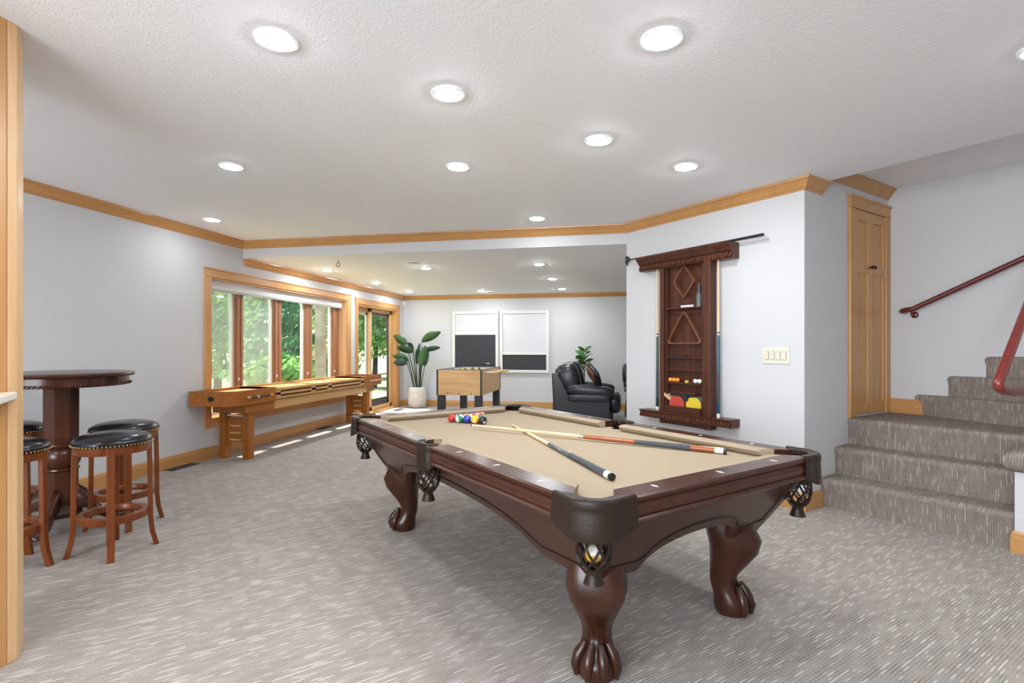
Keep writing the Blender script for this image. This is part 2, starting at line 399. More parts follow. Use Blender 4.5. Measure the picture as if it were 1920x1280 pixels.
wb = MB().box(-4.6,-3.2,0,5.2,-3.0,0.4).box(-4.6,-3.2,2.3,5.2,-3.0,2.85).box(-4.6,-3.2,0.4,-4.0,-3.0,2.3).box(0.0,-3.2,0.4,5.2,-3.0,2.3)  # unseen wall; its opening is added to hold the fill light
wb.build('wall_behind','wall',kind='structure')

# crown mouldings and baseboards
CR = [(0,-0.085),(0.008,-0.085),(0.012,-0.074),(0.022,-0.066),(0.034,-0.045),(0.050,-0.024),(0.058,-0.018),(0.066,-0.014),(0.068,0),(0,0)]
def crown(name, path, z, side, mat='maple_y'):
    return MB().sweep(path, [(o, z+d) for o, d in CR], side).build(name, mat, kind='structure')
crown('trim_1', [(XL,-3.0),(XL,YBM)], H-0.001, -1, 'maple_y')
crown('trim_2', [(XL+0.001,YBM),(A[0],YBM)], H-0.001, -1, 'maple_x')
crown('trim_3', [A, B, cw(0.25)], H-0.001, -1, 'maple_x')
crown('trim_4', [cw(0.25), C], HS-0.001, -1, 'maple_x')
crown('trim_5', [(XL,YBM+0.03),(XL,YB),(4.9,YB)], HL-0.001, -1, 'maple_y')
crown('trim_6', [q, (A[0]+0.04,A[1]+0.04)], HL-0.001, -1, 'maple_x')
BS = [(0,0),(0.016,0),(0.016,0.095),(0.012,0.10),(0.013,0.112),(0.006,0.125),(0,0.125)]
def base(name, path, side=-1, z=0, mat='maple_y'):
    return MB().sweep(path, [(o, z+d) for o, d in BS], side).build(name, mat, kind='structure')
base('baseboard_left', [(XL,-3.0),(XL,8.16)])
base('baseboard_left_far', [(XL,9.965),(XL,YB)])
base('baseboard_back', [(XL,YB),(4.9,YB)], mat='maple_x')
base('baseboard_angled', [A, B, cw(0.30)], mat='maple_x')
base('baseboard_landing', [C, hw(0.40)], z=0.63, mat='maple_x')
base('baseboard_inner', [q, (A[0]+0.03,A[1]+0.03)], mat='maple_x')

# ------------------------------------------------------------------ window in the left wall
w1 = struct('window_1')
GX = -4.47                                         # glazing plane
def cas(name, y0, z0, y1, z1, parent, mat, d=0.022): # flat casing board on the wall with a raised outer bead
    m = MB().box(XL, y0, z0, XL+d, y1, z1)
    return m.build(name, mat, parent, bevel=0.004)
cas('casing_side', 4.865,0.33,4.955,1.955,w1,'maple'); cas('casing_side', 7.865,0.33,7.985,1.955,w1,'maple')
cas('casing_head', 4.865,1.955,7.985,2.05,w1,'maple_y'); cas('casing_apron', 4.955,0.33,7.865,0.42,w1,'maple_y')
MB().box(XL,4.855,2.035,XL+0.034,7.995,2.052).build('casing_bead','maple_y',w1,bevel=0.004)
box('jamb_head','maple_y',GX-0.05,4.95,1.935,XL+0.005,7.87,1.962,w1)
box('jamb_side','maple_pale',GX-0.05,7.842,0.42,XL+0.005,7.872,1.94,w1)
box('jamb_side','maple_pale',GX-0.05,4.948,0.42,XL+0.005,4.968,1.94,w1)
box('window_stool','maple_y',GX-0.05,4.95,0.405,XL+0.03,7.87,0.43,w1,bevel=0.004)
panes = [(4.968,5.50),(5.63,6.21),(6.37,6.92),(7.10,7.665)]
for i,(y0,y1) in enumerate([(5.50,5.63),(6.21,6.37),(6.92,7.10),(7.665,7.842)]):
    ym = (y0+y1)/2
    m = MB().box(GX-0.04,y0,0.43,GX+0.01,y1,1.935).box(GX+0.01,y0+0.012,0.43,GX+0.03,ym-0.012,1.935).box(GX+0.01,ym+0.012,0.43,GX+0.022,y1-0.012,1.935)
    m.build('mullion','mullion',w1,bevel=0.003)
for i,(y0,y1) in enumerate(panes):
    sash = MB()
    for s in ((y0,0.43,y0+0.012,1.935),(y1-0.035,0.43,y1,1.935),(y0,0.43,y1,0.46),(y0,1.90,y1,1.935)):
        sash.box(GX-0.05,s[0],s[1],GX-0.015,s[2],s[3])
    so = sash.build('sash','white_paint',w1)
    box('pane','pane_glass',GX-0.034,y0+0.01,0.45,GX-0.030,y1-0.03,1.91,so)
    if i in (0,1): box('insect_screen','insect_screen',GX-0.060,y0+0.01,0.45,GX-0.058,y1-0.03,1.91,so)
    box('latch','white_paint',GX-0.014,y1+0.02,0.80,GX+0.045,y1+0.032,0.83,so)
sh = thing('window_shade','white pleated window shade raised in a stack at the top of the long window','shade',(0,0,0))
for k in range(6): box('pleat','shade_fabric',GX+0.03+0.004*(k%2),4.98,1.845+0.015*k,GX+0.085-0.004*(k%2),7.83,1.858+0.015*k,sh)
box('bottom_rail','shade_rail',GX+0.03,4.98,1.818,GX+0.09,7.83,1.843,sh,bevel=0.004)
box('head_rail','white_paint',GX+0.02,4.97,1.934,GX+0.095,7.84,1.9345,sh)
MB().tube([(XL-0.02,7.83,1.84),(XL-0.02,7.83,1.05)],0.002,5).build('pull_cord','white_paint',sh)
MB().lathe([(0.003,0),(0.007,0.01),(0.005,0.05),(0.002,0.06)],8,(XL-0.02,7.83,1.0)).build('cord_tassel','maple_pale',sh)

# ------------------------------------------------------------------ sliding patio door
d1 = struct('door_1')
cas('casing_side', 8.16,0,8.24,1.93,d1,'maple'); cas('casing_side', 9.855,0,9.965,1.93,d1,'maple'); cas('casing_head', 8.15,1.93,9.975,2.03,d1,'maple_y')
box('jamb_head','maple_y',GX-0.06,8.24,1.90,XL+0.003,9.86,1.932,d1)
box('jamb_side','maple',GX-0.06,9.83,0,XL+0.003,9.862,1.905,d1); box('jamb_side','maple',GX-0.06,8.238,0,XL+0.003,8.26,1.905,d1)
box('threshold','maple_y',GX-0.06,8.24,0.0,XL+0.0,9.86,0.03,d1)
def slider(name, x, y0, y1, fr, mat, inner):
    r = MB()
    for s in ((y0,0.03,y0+fr,1.90),(y1-fr,0.03,y1,1.90),(y0,0.03,y1,0.03+fr*1.2),(y0,1.90-fr,y1,1.90)): r.box(x-0.022,s[0],s[1],x+0.022,s[2],s[3])
    o = r.build(name, mat, d1, bevel=0.003)
    i0, i1 = y0+fr, y1-fr
    f2 = MB()
    for s in ((i0,0.03+fr*1.2,i0+0.05,1.90-fr),(i1-0.05,0.03+fr*1.2,i1,1.90-fr),(i0,0.03+fr*1.2,i1,0.23),(i0,1.78,i1,1.90-fr)): f2.box(x-0.03,s[0],s[1],x-0.008,s[2],s[3])
    f2.build('inner_frame', inner, o)
    box('pane','pane_glass',x-0.022,i0+0.04,0.2,x-0.018,i1-0.04,1.80,o)
    return o
slider('door_panel', GX-0.03, 8.26, 9.02, 0.075, 'maple_pale', 'white_paint')
dp = slider('door_panel', GX+0.015, 8.92, 9.83, 0.06, 'maple_pale', 'screen_dark')
MB().tube([(GX+0.038,8.955,0.92),(GX+0.075,8.955,0.95),(GX+0.075,8.955,1.12),(GX+0.038,8.955,1.15)],0.008,8).build('pull_handle','chrome',dp,smooth=50)
tag(box('wall_switch','white_ivory',XL,8.035,1.04,XL+0.008,8.11,1.15,bevel=0.002),'small ivory switch plate on the wall strip between the long window and the patio door','switch')
s_ = thing('motion_sensor','small white motion sensor box in the far corner under the crown moulding','sensor',(XL+0.03,10.16,2.07))
box('sensor_body','white_plastic',-0.028,-0.03,-0.055,0.035,0.038,0.055,s_,bevel=0.008)
box('sensor_lens','grille',-0.02,-0.034,-0.035,0.026,-0.03,0.0,s_)

# ------------------------------------------------------------------ closet double door on the landing
LZ = 0.63
d2 = struct('door_2', (B[0],B[1],0), R_(45))          # local x along the closet wall, -y into the room
s0, s1 = 0.655, 1.385
box('casing_side','maple',s0,-0.024,LZ,s0+0.085,0,2.32,d2,bevel=0.006); box('casing_side','maple',s1-0.085,-0.024,LZ,s1,0,2.32,d2,bevel=0.006)
box('casing_head','maple_x',s0,-0.026,2.32,s1,0,2.415,d2,bevel=0.006); box('casing_bead','maple_x',s0-0.008,-0.034,2.402,s1+0.006,0,2.42,d2,bevel=0.004)
for k,(x0,x1) in enumerate([(s0+0.087,(s0+s1)/2-0.002),((s0+s1)/2+0.002,s1-0.087)]):
    leaf = MB(); st = 0.045
    for a in ((x0,LZ+0.02,x0+st,2.315),(x1-st,LZ+0.02,x1,2.315),(x0+st,LZ+0.02,x1-st,LZ+0.11),(x0+st,2.235,x1-st,2.315),(x0+st,1.80,x1-st,1.88)):
        leaf.box(a[0],-0.016,a[1],a[2],0.0,a[3])
    lf = leaf.build('door_leaf','maple',d2,bevel=0.002)
    box('lower_panel','maple',x0+st,-0.006,LZ+0.11,x1-st,0,1.80,lf); box('upper_panel','maple',x0+st,-0.006,1.88,x1-st,0,2.235,lf)
    kx = x1-0.02 if k == 0 else x0+0.02
    MB().lathe([(0.007,0),(0.006,0.015),(0.013,0.022),(0.015,0.030),(0.010,0.036),(0.001,0.037)],12).xform(Matrix.Translation((kx,-0.016,1.86)) @ Matrix.Rotation(R_(90),4,'X')).build('knob','bronze',lf,smooth=50)

# ------------------------------------------------------------------ stairs
st = thing('staircase','carpeted staircase climbing from the room to a landing and turning right','stairs')
def nosed(poly_front, depth_dir, zt, zb, depth, name='step'):
    """step: front edge line (2 points), extends back by depth; rounded carpet nosing"""
    (ax,ay),(bx,by) = poly_front; dx,dy = depth_dir
    prof = [(0.012,zb),(0.006,zt-0.07),(0.0,zt-0.045),(-0.004,zt-0.030),(0.003,zt-0.012),(0.018,zt-0.002),(0.036,zt),(depth,zt),(depth,zb)]
    rings = [[(x+dx*o,y+dy*o,z) for o,z in prof] for x,y in ((ax,ay),(bx,by))]
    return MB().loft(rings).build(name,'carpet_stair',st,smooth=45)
KN = 1.337                                        # plane of the knee wall face: Y-X
def on_sum(sm, k): return ((sm-k)/2,(sm+k)/2)
WK = B[1]-B[0]-0.002
for k,(sm,z,dep) in enumerate([(5.86,0.215,0.34),(6.17,0.425,0.34),(6.47,LZ,0.74)]):
    nosed([on_sum(sm,WK),on_sum(sm+(0.10 if k < 2 else 0.18),KN if k < 2 else -0.6)],(S2,S2),z,0.0,dep)
dv = Vector((0.46,-0.89)).normalized(); pv = Vector((0.89,0.46)).normalized()
for k,(s,z) in enumerate([(0.20,0.80),(0.42,0.965),(0.655,1.125),(0.90,1.29)]):
    p = Vector(hw(s,0.0)); e_ = p+dv*1.35
    nosed([tuple(p),tuple(e_)],(S2,-S2),z,0.0,0.30 if k < 3 else 0.6)
# knee wall at the right of the stairs with its carpeted cap
kw = MB().prism([on_sum(5.88,KN),on_sum(5.88,-0.5),on_sum(6.44,-0.5),on_sum(6.44,KN)],0,0.47).build('wall_knee','wall',kind='structure')
base('baseboard_knee',[on_sum(6.0,KN),on_sum(5.88,KN),on_sum(5.88,-0.4)],side=-1,mat='maple_x')
cp = MB(); prof = []
for i in range(17):
    a = R_(90+180*i/16); prof.append((0.065*math.cos(a)-0.0,0.535+0.065*math.sin(a)))
cp.sweep([on_sum(6.44,KN-0.03),on_sum(5.90,KN-0.03),on_sum(5.90,-0.4)],[(-o,z) for o,z in prof]+[(-0.12,0.47),(-0.12,0.60)],side=-1)
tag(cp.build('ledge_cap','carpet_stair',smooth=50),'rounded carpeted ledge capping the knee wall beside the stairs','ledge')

# handrails
hr = thing('wall_handrail','dark red round handrail rising along the grey stair wall','handrail')
p0 = Vector((2.42,5.0,1.517)); p1 = Vector((3.25,4.17,2.085))
MB().tube([Vector(hw(0.13,0.012)).to_3d()+Vector((0,0,1.50)),Vector(hw(0.125,0.055)).to_3d()+Vector((0,0,1.503)),Vector(hw(0.15,0.078)).to_3d()+Vector((0,0,1.508)),p0,p1],0.022,12).build('rail','dark_red_rail',hr,smooth=60)
bk = Vector(hw(0.20,0.0)).to_3d()+Vector((0,0,1.47))
MB().tube([bk,bk+Vector((-0.045,-0.045,0.0)),bk+Vector((-0.055,-0.055,0.055))],0.008,8).build('bracket','dark_red_rail',hr,smooth=50)
MB().lathe([(0.028,0),(0.028,0.006),(0.015,0.016),(0.001,0.018)],14).xform(Matrix.Translation(bk) @ Vector((-1,-1,0)).to_track_quat('Z','Y').to_matrix().to_4x4()).build('rosette','dark_red_rail',hr,smooth=40)
ir = thing('stair_handrail','glossy red tubular handrail loop above the carpeted knee wall','handrail')
kk = 1.40
def rp_(t,z): return (2.148+t*S2,2.148+kk+t*S2,z)
pts = [rp_(1.7,2.35)]
pts += [rp_(0.06,1.03)]
for i in range(7):
    a = i/6; pts.append(rp_(0.06-0.06*math.sin(a*math.pi*0.9)+0.05*a*a, 1.03-0.085*a**0.8))
pts += [rp_(0.30,0.925),rp_(0.75,0.915)]
MB().tube(pts,0.0265,14).build('rail','red_rail',ir,smooth=60)
MB().tube([rp_(0.75,0.93),rp_(0.75,0.60)],0.02,10).build('support_post','red_rail',ir,smooth=60)

# ------------------------------------------------------------------ switch plate on the angled wall, vents, ceiling fittings
sp = thing('switch_plate','ivory four-gang light switch plate on the angled wall right of the cue rack','switch',(*dg(1.557),1.132),R_(-45))
box('cover_plate','white_ivory',-0.106,-0.007,-0.062,0.106,0,0.062,sp,bevel=0.003)
for i in range(4):
    x = -0.069+i*0.046
    r = MB().box(x-0.014,-0.012,-0.030,x+0.014,-0.006,0.030); r.v = [(a,b-0.004*(1 if c > 0 else 0),c) for a,b,c in r.v]
    r.build('rocker','white_ivory',sp,bevel=0.0015); box('rocker_gap_shade','ivory_shadow',x-0.0175,-0.0078,-0.034,x+0.0175,-0.0065,0.034,sp)  # darker ivory sheet paints the shaded gap around each rocker
    for z in (-0.048,0.048): MB().lathe([(0.003,0),(0.003,0.001)],8).xform(Matrix.Translation((x,-0.007,z)) @ Matrix.Rotation(R_(90),4,'X')).build('screw','grille',sp)
def vent(x, y, w, l, label):
    v = thing('floor_vent',label,'vent',(x,y,0))
    fr = MB(); 
    for a in ((-w/2,-l/2,-w/2+0.012,l/2),(w/2-0.012,-l/2,w/2,l/2),(-w/2,-l/2,w/2,-l/2+0.012),(-w/2,l/2-0.012,w/2,l/2)): fr.box(a[0],a[1],0,a[2],a[3],0.008)
    fr.build('vent_frame','vent_metal',v)
    n = int(l/0.022)
    for i in range(n):
        y0 = -l/2+0.014+i*(l-0.028)/n
        box('louver','vent_metal',-w/2+0.012,y0,0.001,w/2-0.012,y0+0.009,0.005,v)
vent(-4.262,4.51,0.10,0.32,'dark metal floor vent along the baseboard nearest the bar stools')
vent(-4.262,7.09,0.10,0.30,'dark metal floor vent behind the shuffleboard table under the window')
vent(-4.10,9.42,0.11,0.32,'floor vent in the carpet in front of the patio door')
def downlight(x, y, z, label, group, r=0.085, s=1.0):
    t = thing('ceiling_light',label,'ceiling light',(x,y,z),0,group)
    MB().lathe([(r*0.80,-0.001),(r*0.82,-0.009),(r*0.97,-0.008),(r,-0.003),(r,0.0)],28,cap=False).build('trim_ring','white_plastic',t,smooth=40)
    m = MB().lathe([(r*0.81,-0.004),(r*0.73,-0.010),(r*0.50,-0.016),(r*0.25,-0.019),(0.001,-0.020)],28,cap=False)
    m.build('lens','lens_lower' if z < H-0.1 else 'lens_dim' if s < 1 else 'lens',t,smooth=60)
UP = [(-1.347,1.892,'large recessed ceiling light nearest the wooden post'),(0.17,2.19,'bright recessed ceiling light above the near end of the pool table, rightmost at the front'),
 (-0.811,2.46,'bright recessed ceiling light over the middle of the pool table, in the second row'),(-0.114,3.189,'bright recessed ceiling light in line with the racked balls, left of the cue rack'),
 (-2.589,3.154,'recessed ceiling light over the bar table and stools'),(-1.076,3.47,'small recessed ceiling light above the far left corner of the pool table'),
 (0.452,3.778,'bright recessed ceiling light directly in front of the cue rack'),(-3.855,4.437,'recessed ceiling light nearest the left wall above the shuffleboard end'),
 (-0.766,5.017,'recessed ceiling light just in front of the beam')]
for k,(x,y,lb) in enumerate(UP): downlight(x,y,H,lb,'recessed lights in the upper ceiling',s=0.4 if k in (4,5,7,8) else 1.0)
for x,y in ((1.72,2.57),(1.7,0.9),(-0.3,0.3),(-2.9,0.6),(3.4,0.6)): downlight(x,y,H,('added unseen fill downlight behind the camera, %s' % ('right of the pool table' if x > 1 and x < 3 else 'centre of the room' if x > -1 and x < 1 else 'left by the bar' if x < -1 else 'far right')) if y < 2 else 'recessed ceiling light at the right edge above the stairs side','recessed lights in the upper ceiling',s=0.4 if x > 1 and y > 2 else 1.0)  # all but the first are unseen downlights added as fill
LOW = [(-3.87,6.51,'recessed light in the lower ceiling beside the long window'),(-3.87,7.97,'recessed light in the lower ceiling in front of the patio door'),(-3.85,9.32,'recessed light in the lower ceiling at the far left corner'),
 (-2.49,6.594,'recessed light in the lower ceiling right behind the round speaker'),(-0.974,6.558,'nearest recessed light on the right of the lower ceiling'),(-0.985,8.007,'middle recessed light in the right row of the lower ceiling'),
 (-2.492,9.5,'recessed light in the lower ceiling above the framed panels'),(-0.99,9.435,'farthest recessed light on the right of the lower ceiling')]
for x,y,lb in LOW: downlight(x,y,HL,lb,'recessed lights in the lower ceiling',r=0.075)
for x,y,lb in ((-2.47,6.13,'round grey ceiling speaker in the lower ceiling nearest the beam'),(-2.38,9.75,'round grey ceiling speaker in the lower ceiling near the back wall')):
    t = thing('ceiling_speaker',lb,'speaker',(x,y,HL)); MB().lathe([(0.10,0),(0.10,-0.006),(0.088,-0.009),(0.086,-0.005)],28).build('speaker_ring','white_plastic',t,smooth=40)
    MB().lathe([(0.086,-0.004),(0.05,-0.007),(0.001,-0.008)],24).build('grille','grille',t,smooth=40)
hk = MB().tube([(-3.3,5.80,HL),(-3.3,5.80,HL-0.03)]+[(-3.3+0.022*math.sin(a),5.80,HL-0.055+0.025*math.cos(a)) for a in [R_(20*i) for i in range(17)]],0.004,6)
tag(hk.build('ceiling_hook','iron'),'small dark wire hook hanging from the lower ceiling near the window','hook')

# ------------------------------------------------------------------ wooden post and bar ledge at the left edge
po = thing('post_column','honey maple clad post with chamfered corner rising to the ceiling at the left edge','post')
MB().prism([(-2.262,1.05),(-2.262,1.575),(-2.8,1.575),(-2.8,1.05)],0,H).build('post_core','maple',po)
MB().prism([(-2.262,1.577),(-2.262,1.612),(-2.327,1.68),(-2.8,1.68),(-2.8,1.577)],0,H).build('corner_board','maple_pale',po,bevel=0.004)
lg = thing('bar_ledge','pale counter ledge with wooden bracket fixed to the maple post','counter')
MB().prism([(-2.255,1.607),(-1.88,1.232),(-2.255,0.86)],1.0,1.03).build('ledge_top','cream',lg,bevel=0.006)
MB().prism([(-2.26,1.55),(-2.0,1.29),(-2.05,1.24),(-2.26,1.45)],0.93,1.0).build('bracket','maple_x',lg,bevel=0.004)

# ------------------------------------------------------------------ pool table
PL, PW, PT = 2.42, 1.385, 0.73                        # outer length, width, rail height
pt = thing('pool_table','dark mahogany pool table with tan felt, leather drop pockets and claw feet','pool table',(-0.443,2.9142,0),R_(-45))
hx, hy = PL/2, PW/2
BED = 0.692
# bed with pocket notches
def notch_poly(x, y, r, n=10):
    out = []
    cs = [(x-0.055,y-0.055),(0,y-0.005),(-x+0.055,y-0.055),(-x+0.055,-y+0.055),(0,-y+0.005),(x-0.055,-y+0.055)]
    def arc(c, a0, a1, rr):
        return [(c[0]+rr*math.cos(R_(a0+(a1-a0)*i/n)), c[1]+rr*math.sin(R_(a0+(a1-a0)*i/n))) for i in range(n+1)]
    out += arc((x,y),-90,-180,r) + arc((0,y),0,-180,r*0.9) + arc((-x,y),0,-90,r) + arc((-x,-y),90,0,r) + arc((0,-y),180,0,r*0.9) + arc((x,-y),180,90,r)
    return out
MB().prism(notch_poly(hx-0.060,hy-0.060,0.054),BED-0.02,BED).build('bed_cloth','felt',pt)
MB().box(-hx+0.20,-hy+0.12,0.60,hx-0.20,hy-0.12,BED-0.021).build('slate_frame','mahogany',pt)
# rails: outer profile (offset from outer edge inwards, z)
RP = [(0.012,0.640),(0.002,0.643),(-0.004,0.650),(0.002,0.657),(0.010,0.661),(0.004,0.670),(0.003,0.685),(0.010,0.700),(0.014,0.704),(0.006,0.709),(0.002,0.716),(0.003,0.724),(0.010,0.7305),(0.100,0.7305),(0.100,0.640)]
CU = [(0.100,0.7300),(0.135,0.7295),(0.148,0.726),(0.152,0.719),(0.140,0.700),(0.132,0.694),(0.100,0.694)]
def rail(a, b, inward, sights, ca, cb):
    """one rail between pockets from point a to b; cushion ends cut at ca, cb"""
    a, b = Vector(a), Vector(b); d = (b-a).normalized(); w = Vector(inward)
    rg = [[(p.x+w.x*o+d.x*c*max(0,o),p.y+w.y*o+d.y*c*max(0,o),z) for o,z in RP] for p,c in ((a,ca),(b,-cb))]
    r = MB().loft(rg).build('rail','mahogany',pt,smooth=35)
    rings = []
    for p, c in ((a,ca),(b,-cb)):
        rings.append([(p.x+w.x*o+d.x*c*o,p.y+w.y*o+d.y*c*o,z) for o,z in CU])
    MB().loft(rings).build('cushion','felt',r,smooth=30)
    for t in sights:
        p = a+(b-a)*t+w*0.055
        MB().prism([(p.x-d.x*0.007,p.y-d.y*0.007),(p.x-w.x*0.019,p.y-w.y*0.019),(p.x+d.x*0.007,p.y+d.y*0.007),(p.x+w.x*0.019,p.y+w.y*0.019)],0.729,0.7312).build('sight','pearl',r)
for sy in (-1,1):
    rail((-hx+0.095,sy*hy),(-0.07,sy*hy),(0,-sy),(0.22,0.5,0.8),0.92,0.12)
    rail((0.07,sy*hy),(hx-0.095,sy*hy),(0,-sy),(0.2,0.5,0.78),0.12,0.92)
for sx in (-1,1):
    rail((sx*hx,-hy+0.095),(sx*hx,hy-0.095),(-sx,0),(0.2,0.5,0.8),0.92,0.92)
# pockets
def pocket(cx_, cy_, ang, corner):
    """leather pocket: local frame with +x pointing outwards"""
    M = Matrix.Translation((cx_,cy_,0)) @ Matrix.Rotation(ang,4,'Z')
    p = MB(); n = 18
    if corner: plan = [(-0.045,-0.132),(-0.012,-0.108)]+[(-0.024+0.074*math.cos(R_(a)),0.074*math.sin(R_(a))*1.32) for a in range(-72,73,12)]+[(-0.012,0.108),(-0.045,0.132)]
    else: plan = [(-0.035,-0.078),(0.0,-0.078)]+[(0.0+0.030*math.cos(R_(a)),0.072*math.sin(R_(a))) for a in range(-80,81,16)]+[(0.0,0.078),(-0.035,0.078)]
    ctr = Vector((-0.04,0))
    def ring(q, sc, z): 
        v = Vector(q); w = (v-ctr)*sc+ctr; return (w.x,w.y,z)
    prof = [(0.50,0.715),(0.50,0.732),(0.80,0.734),(0.88,0.738),(0.96,0.738),(1.02,0.732),(1.04,0.722),(1.035,0.708),(1.015,0.703),(1.03,0.690),(1.05,0.645),(1.06,0.612),(1.045,0.607),(0.98,0.640),(0.95,0.700)]
    if not corner: prof = [(s,z) for s,z in prof]
    bump = [min(1.0,0.55+abs(i/(len(plan)-1)*2-1)*-0.0) for i in range(len(plan))]
    rings = []
    for i,q in enumerate(plan):
        e = abs(i/(len(plan)-1)*2-1)
        rings.append([ring(q,s,z if z > 0.66 else z+0.028*e**3) for s,z in prof])
    p.loft(rings).xform(M); po_ = p.build('pocket_leather','pocket_leather',pt,smooth=50)
    # inner cup, net and tassel
    cc = (-0.035 if corner else -0.02)
    MB().lathe([(0.056,0.686),(0.054,0.66),(0.052,0.63),(0.050,0.60)],20,(cc,0,0),cap=False).xform(M).build('pocket_liner','pocket_leather',po_,smooth=60)
    net = MB(); NP = [(0.052,0.615),(0.053,0.585),(0.055,0.555),(0.050,0.53),(0.036,0.51),(0.026,0.498)]
    def prof_r(t):
        k = t*(len(NP)-1); i = min(int(k),len(NP)-2); fr_ = k-i
        return NP[i][0]*(1-fr_)+NP[i+1][0]*fr_, NP[i][1]*(1-fr_)+NP[i+1][1]*fr_
    for dr in (-1,1):
        for k in range(8):
            pts_ = []
            for j in range(11):
                t = j/10; r_, z_ = prof_r(t); a = 2*math.pi*k/8+dr*t*1.5
                pts_.append((cc+r_*math.cos(a),r_*math.sin(a),z_))
            net.tube(pts_,0.0045,5)
    net.xform(M).build('pocket_net','pocket_leather',po_,smooth=60)
    MB().lathe([(0.028,0.502),(0.022,0.495),(0.024,0.478),(0.033,0.452),(0.031,0.452),(0.020,0.485)],18,(cc,0,0),cap=False).xform(M).build('pocket_tassel','pocket_leather',po_,smooth=50)
for sx in (-1,1):
    for sy in (-1,1): pocket(sx*(hx-0.062),sy*(hy-0.062),math.atan2(sy,sx),True)
for sy in (-1,1): pocket(0,sy*(hy-0.012),R_(90*sy),False)
# tapered cabinet panels with arched lower edge
def inset(z): return 0.055+0.15*(0.64-z)/0.265
def panel(half, hw_, blk, peak, M):
    out = [(-1,0.645),(1,0.645),(1,0.375)]           # (+-1 means at the mitred end)
    arc = [(blk,0.375)]+[(blk*0.93*math.cos(R_(a)),0.385+(peak-0.385)*math.sin(R_(a))**0.8) for a in range(8,173,11)]+[(-blk,0.375)]
    def P(u, z, off=0.0):
        i = inset(z); e = half-i
        x = u*e if abs(u) == 1 else u
        return (x, -(hw_-i)-off, z)
    pts_ = [P(*q) for q in out]+[P(*q) for q in arc]+[P(-1,0.375)]
    n = len(pts_)
    m = MB().add(pts_+[(x*0.985,y+0.025,z) for x,y,z in pts_],[tuple(range(n)),tuple(range(2*n-1,n-1,-1))]+[(i,(i+1)%n,(i+1)%n+n,i+n) for i in range(n)])
    po_ = m.xform(M).build('cabinet_panel','mahogany',pt)
    e1 = half-inset(0.60)-0.05; e2 = half-inset(0.44)-0.055
    line = [(-e1,0.632),(-e2,0.435),(-blk-0.02,0.425)]+[(blk*0.95*math.cos(R_(a)),0.425+(peak-0.385)*math.sin(R_(a))**0.8) for a in range(172,7,-8)]+[(blk+0.02,0.425),(e2,0.435),(e1,0.632)]
    MB().tube([P(u,z,0.0005) for u,z in line],0.0045,6).xform(M).build('inlay_line','inlay_black',po_)
panel(hx,hy,0.70,0.515,Matrix.Identity(4)); panel(hx,hy,0.70,0.515,Matrix.Rotation(R_(180),4,'Z'))
panel(hy,hx,0.29,0.49,Matrix.Rotation(R_(90),4,'Z')); panel(hy,hx,0.29,0.49,Matrix.Rotation(R_(-90),4,'Z'))
# cabriole legs with ball-and-claw feet
def leg(sx, sy):
    cx_, cy_ = sx*0.915, sy*0.40; a0 = math.atan2(sy,sx)
    sec = [(0.46,0.098,0.00,0.55),(0.40,0.104,0.005,0.55),(0.345,0.112,0.024,0.6),(0.29,0.100,0.024,0.65),(0.235,0.080,0.006,0.75),(0.185,0.062,-0.014,0.85),(0.145,0.055,-0.022,1),(0.115,0.056,-0.016,1),(0.09,0.064,0.0,1),(0.065,0.074,0.014,1),(0.04,0.078,0.018,1),(0.015,0.074,0.016,1),(0.0,0.066,0.016,1)]
    rings = []
    for z,r,off,ex in sec:
        ring = []
        for i in range(24):
            a = 2*math.pi*i/24; c_, s_2 = math.cos(a), math.sin(a)
            x = math.copysign(abs(c_)**ex,c_)*r*(1.0)+off; y = math.copysign(abs(s_2)**ex,s_2)*r
            b = a0 if ex >= 1 else a0-R_(0)
            ring.append((cx_+x*math.cos(b)-y*math.sin(b),cy_+x*math.sin(b)+y*math.cos(b),z))
        rings.append(ring)
    lo_ = MB().loft(rings).build('leg','mahogany_z',pt,smooth=60)
    for da in (-62,-21,21,62):
        a = a0+R_(da); ux, uy = math.cos(a), math.sin(a)
        q0 = Vector((cx_+0.016*math.cos(a0),cy_+0.016*math.sin(a0),0))
        MB().tube([q0+Vector((ux*0.045,uy*0.045,0.125)),q0+Vector((ux*0.070,uy*0.070,0.088)),q0+Vector((ux*0.084,uy*0.084,0.050)),q0+Vector((ux*0.080,uy*0.080,0.012))],[0.012,0.021,0.019,0.010],8).build('claw','mahogany_z',lo_,smooth=60)
    for side in (-1,1):
        a = a0+side*R_(78)
        for k in range(3):
            r_ = 0.100-0.006*k
            p0_ = Vector((cx_+0.02*math.cos(a0)+r_*math.cos(a-side*R_(12*k)),cy_+0.02*math.sin(a0)+r_*math.sin(a-side*R_(12*k)),0.365))
            p1_ = Vector((cx_+0.0*math.cos(a0)+(r_-0.028)*math.cos(a-side*R_(12*k)),cy_+(r_-0.028)*math.sin(a-side*R_(12*k)),0.255))
            MB().tube([p0_,(p0_+p1_)/2+Vector((0.003*math.cos(a),0.003*math.sin(a),0)),p1_],[0.002,0.005,0.002],6).build('carved_flute','mahogany_z',lo_,smooth=60)
for sx in (-1,1):
    for sy in (-1,1): leg(sx,sy)

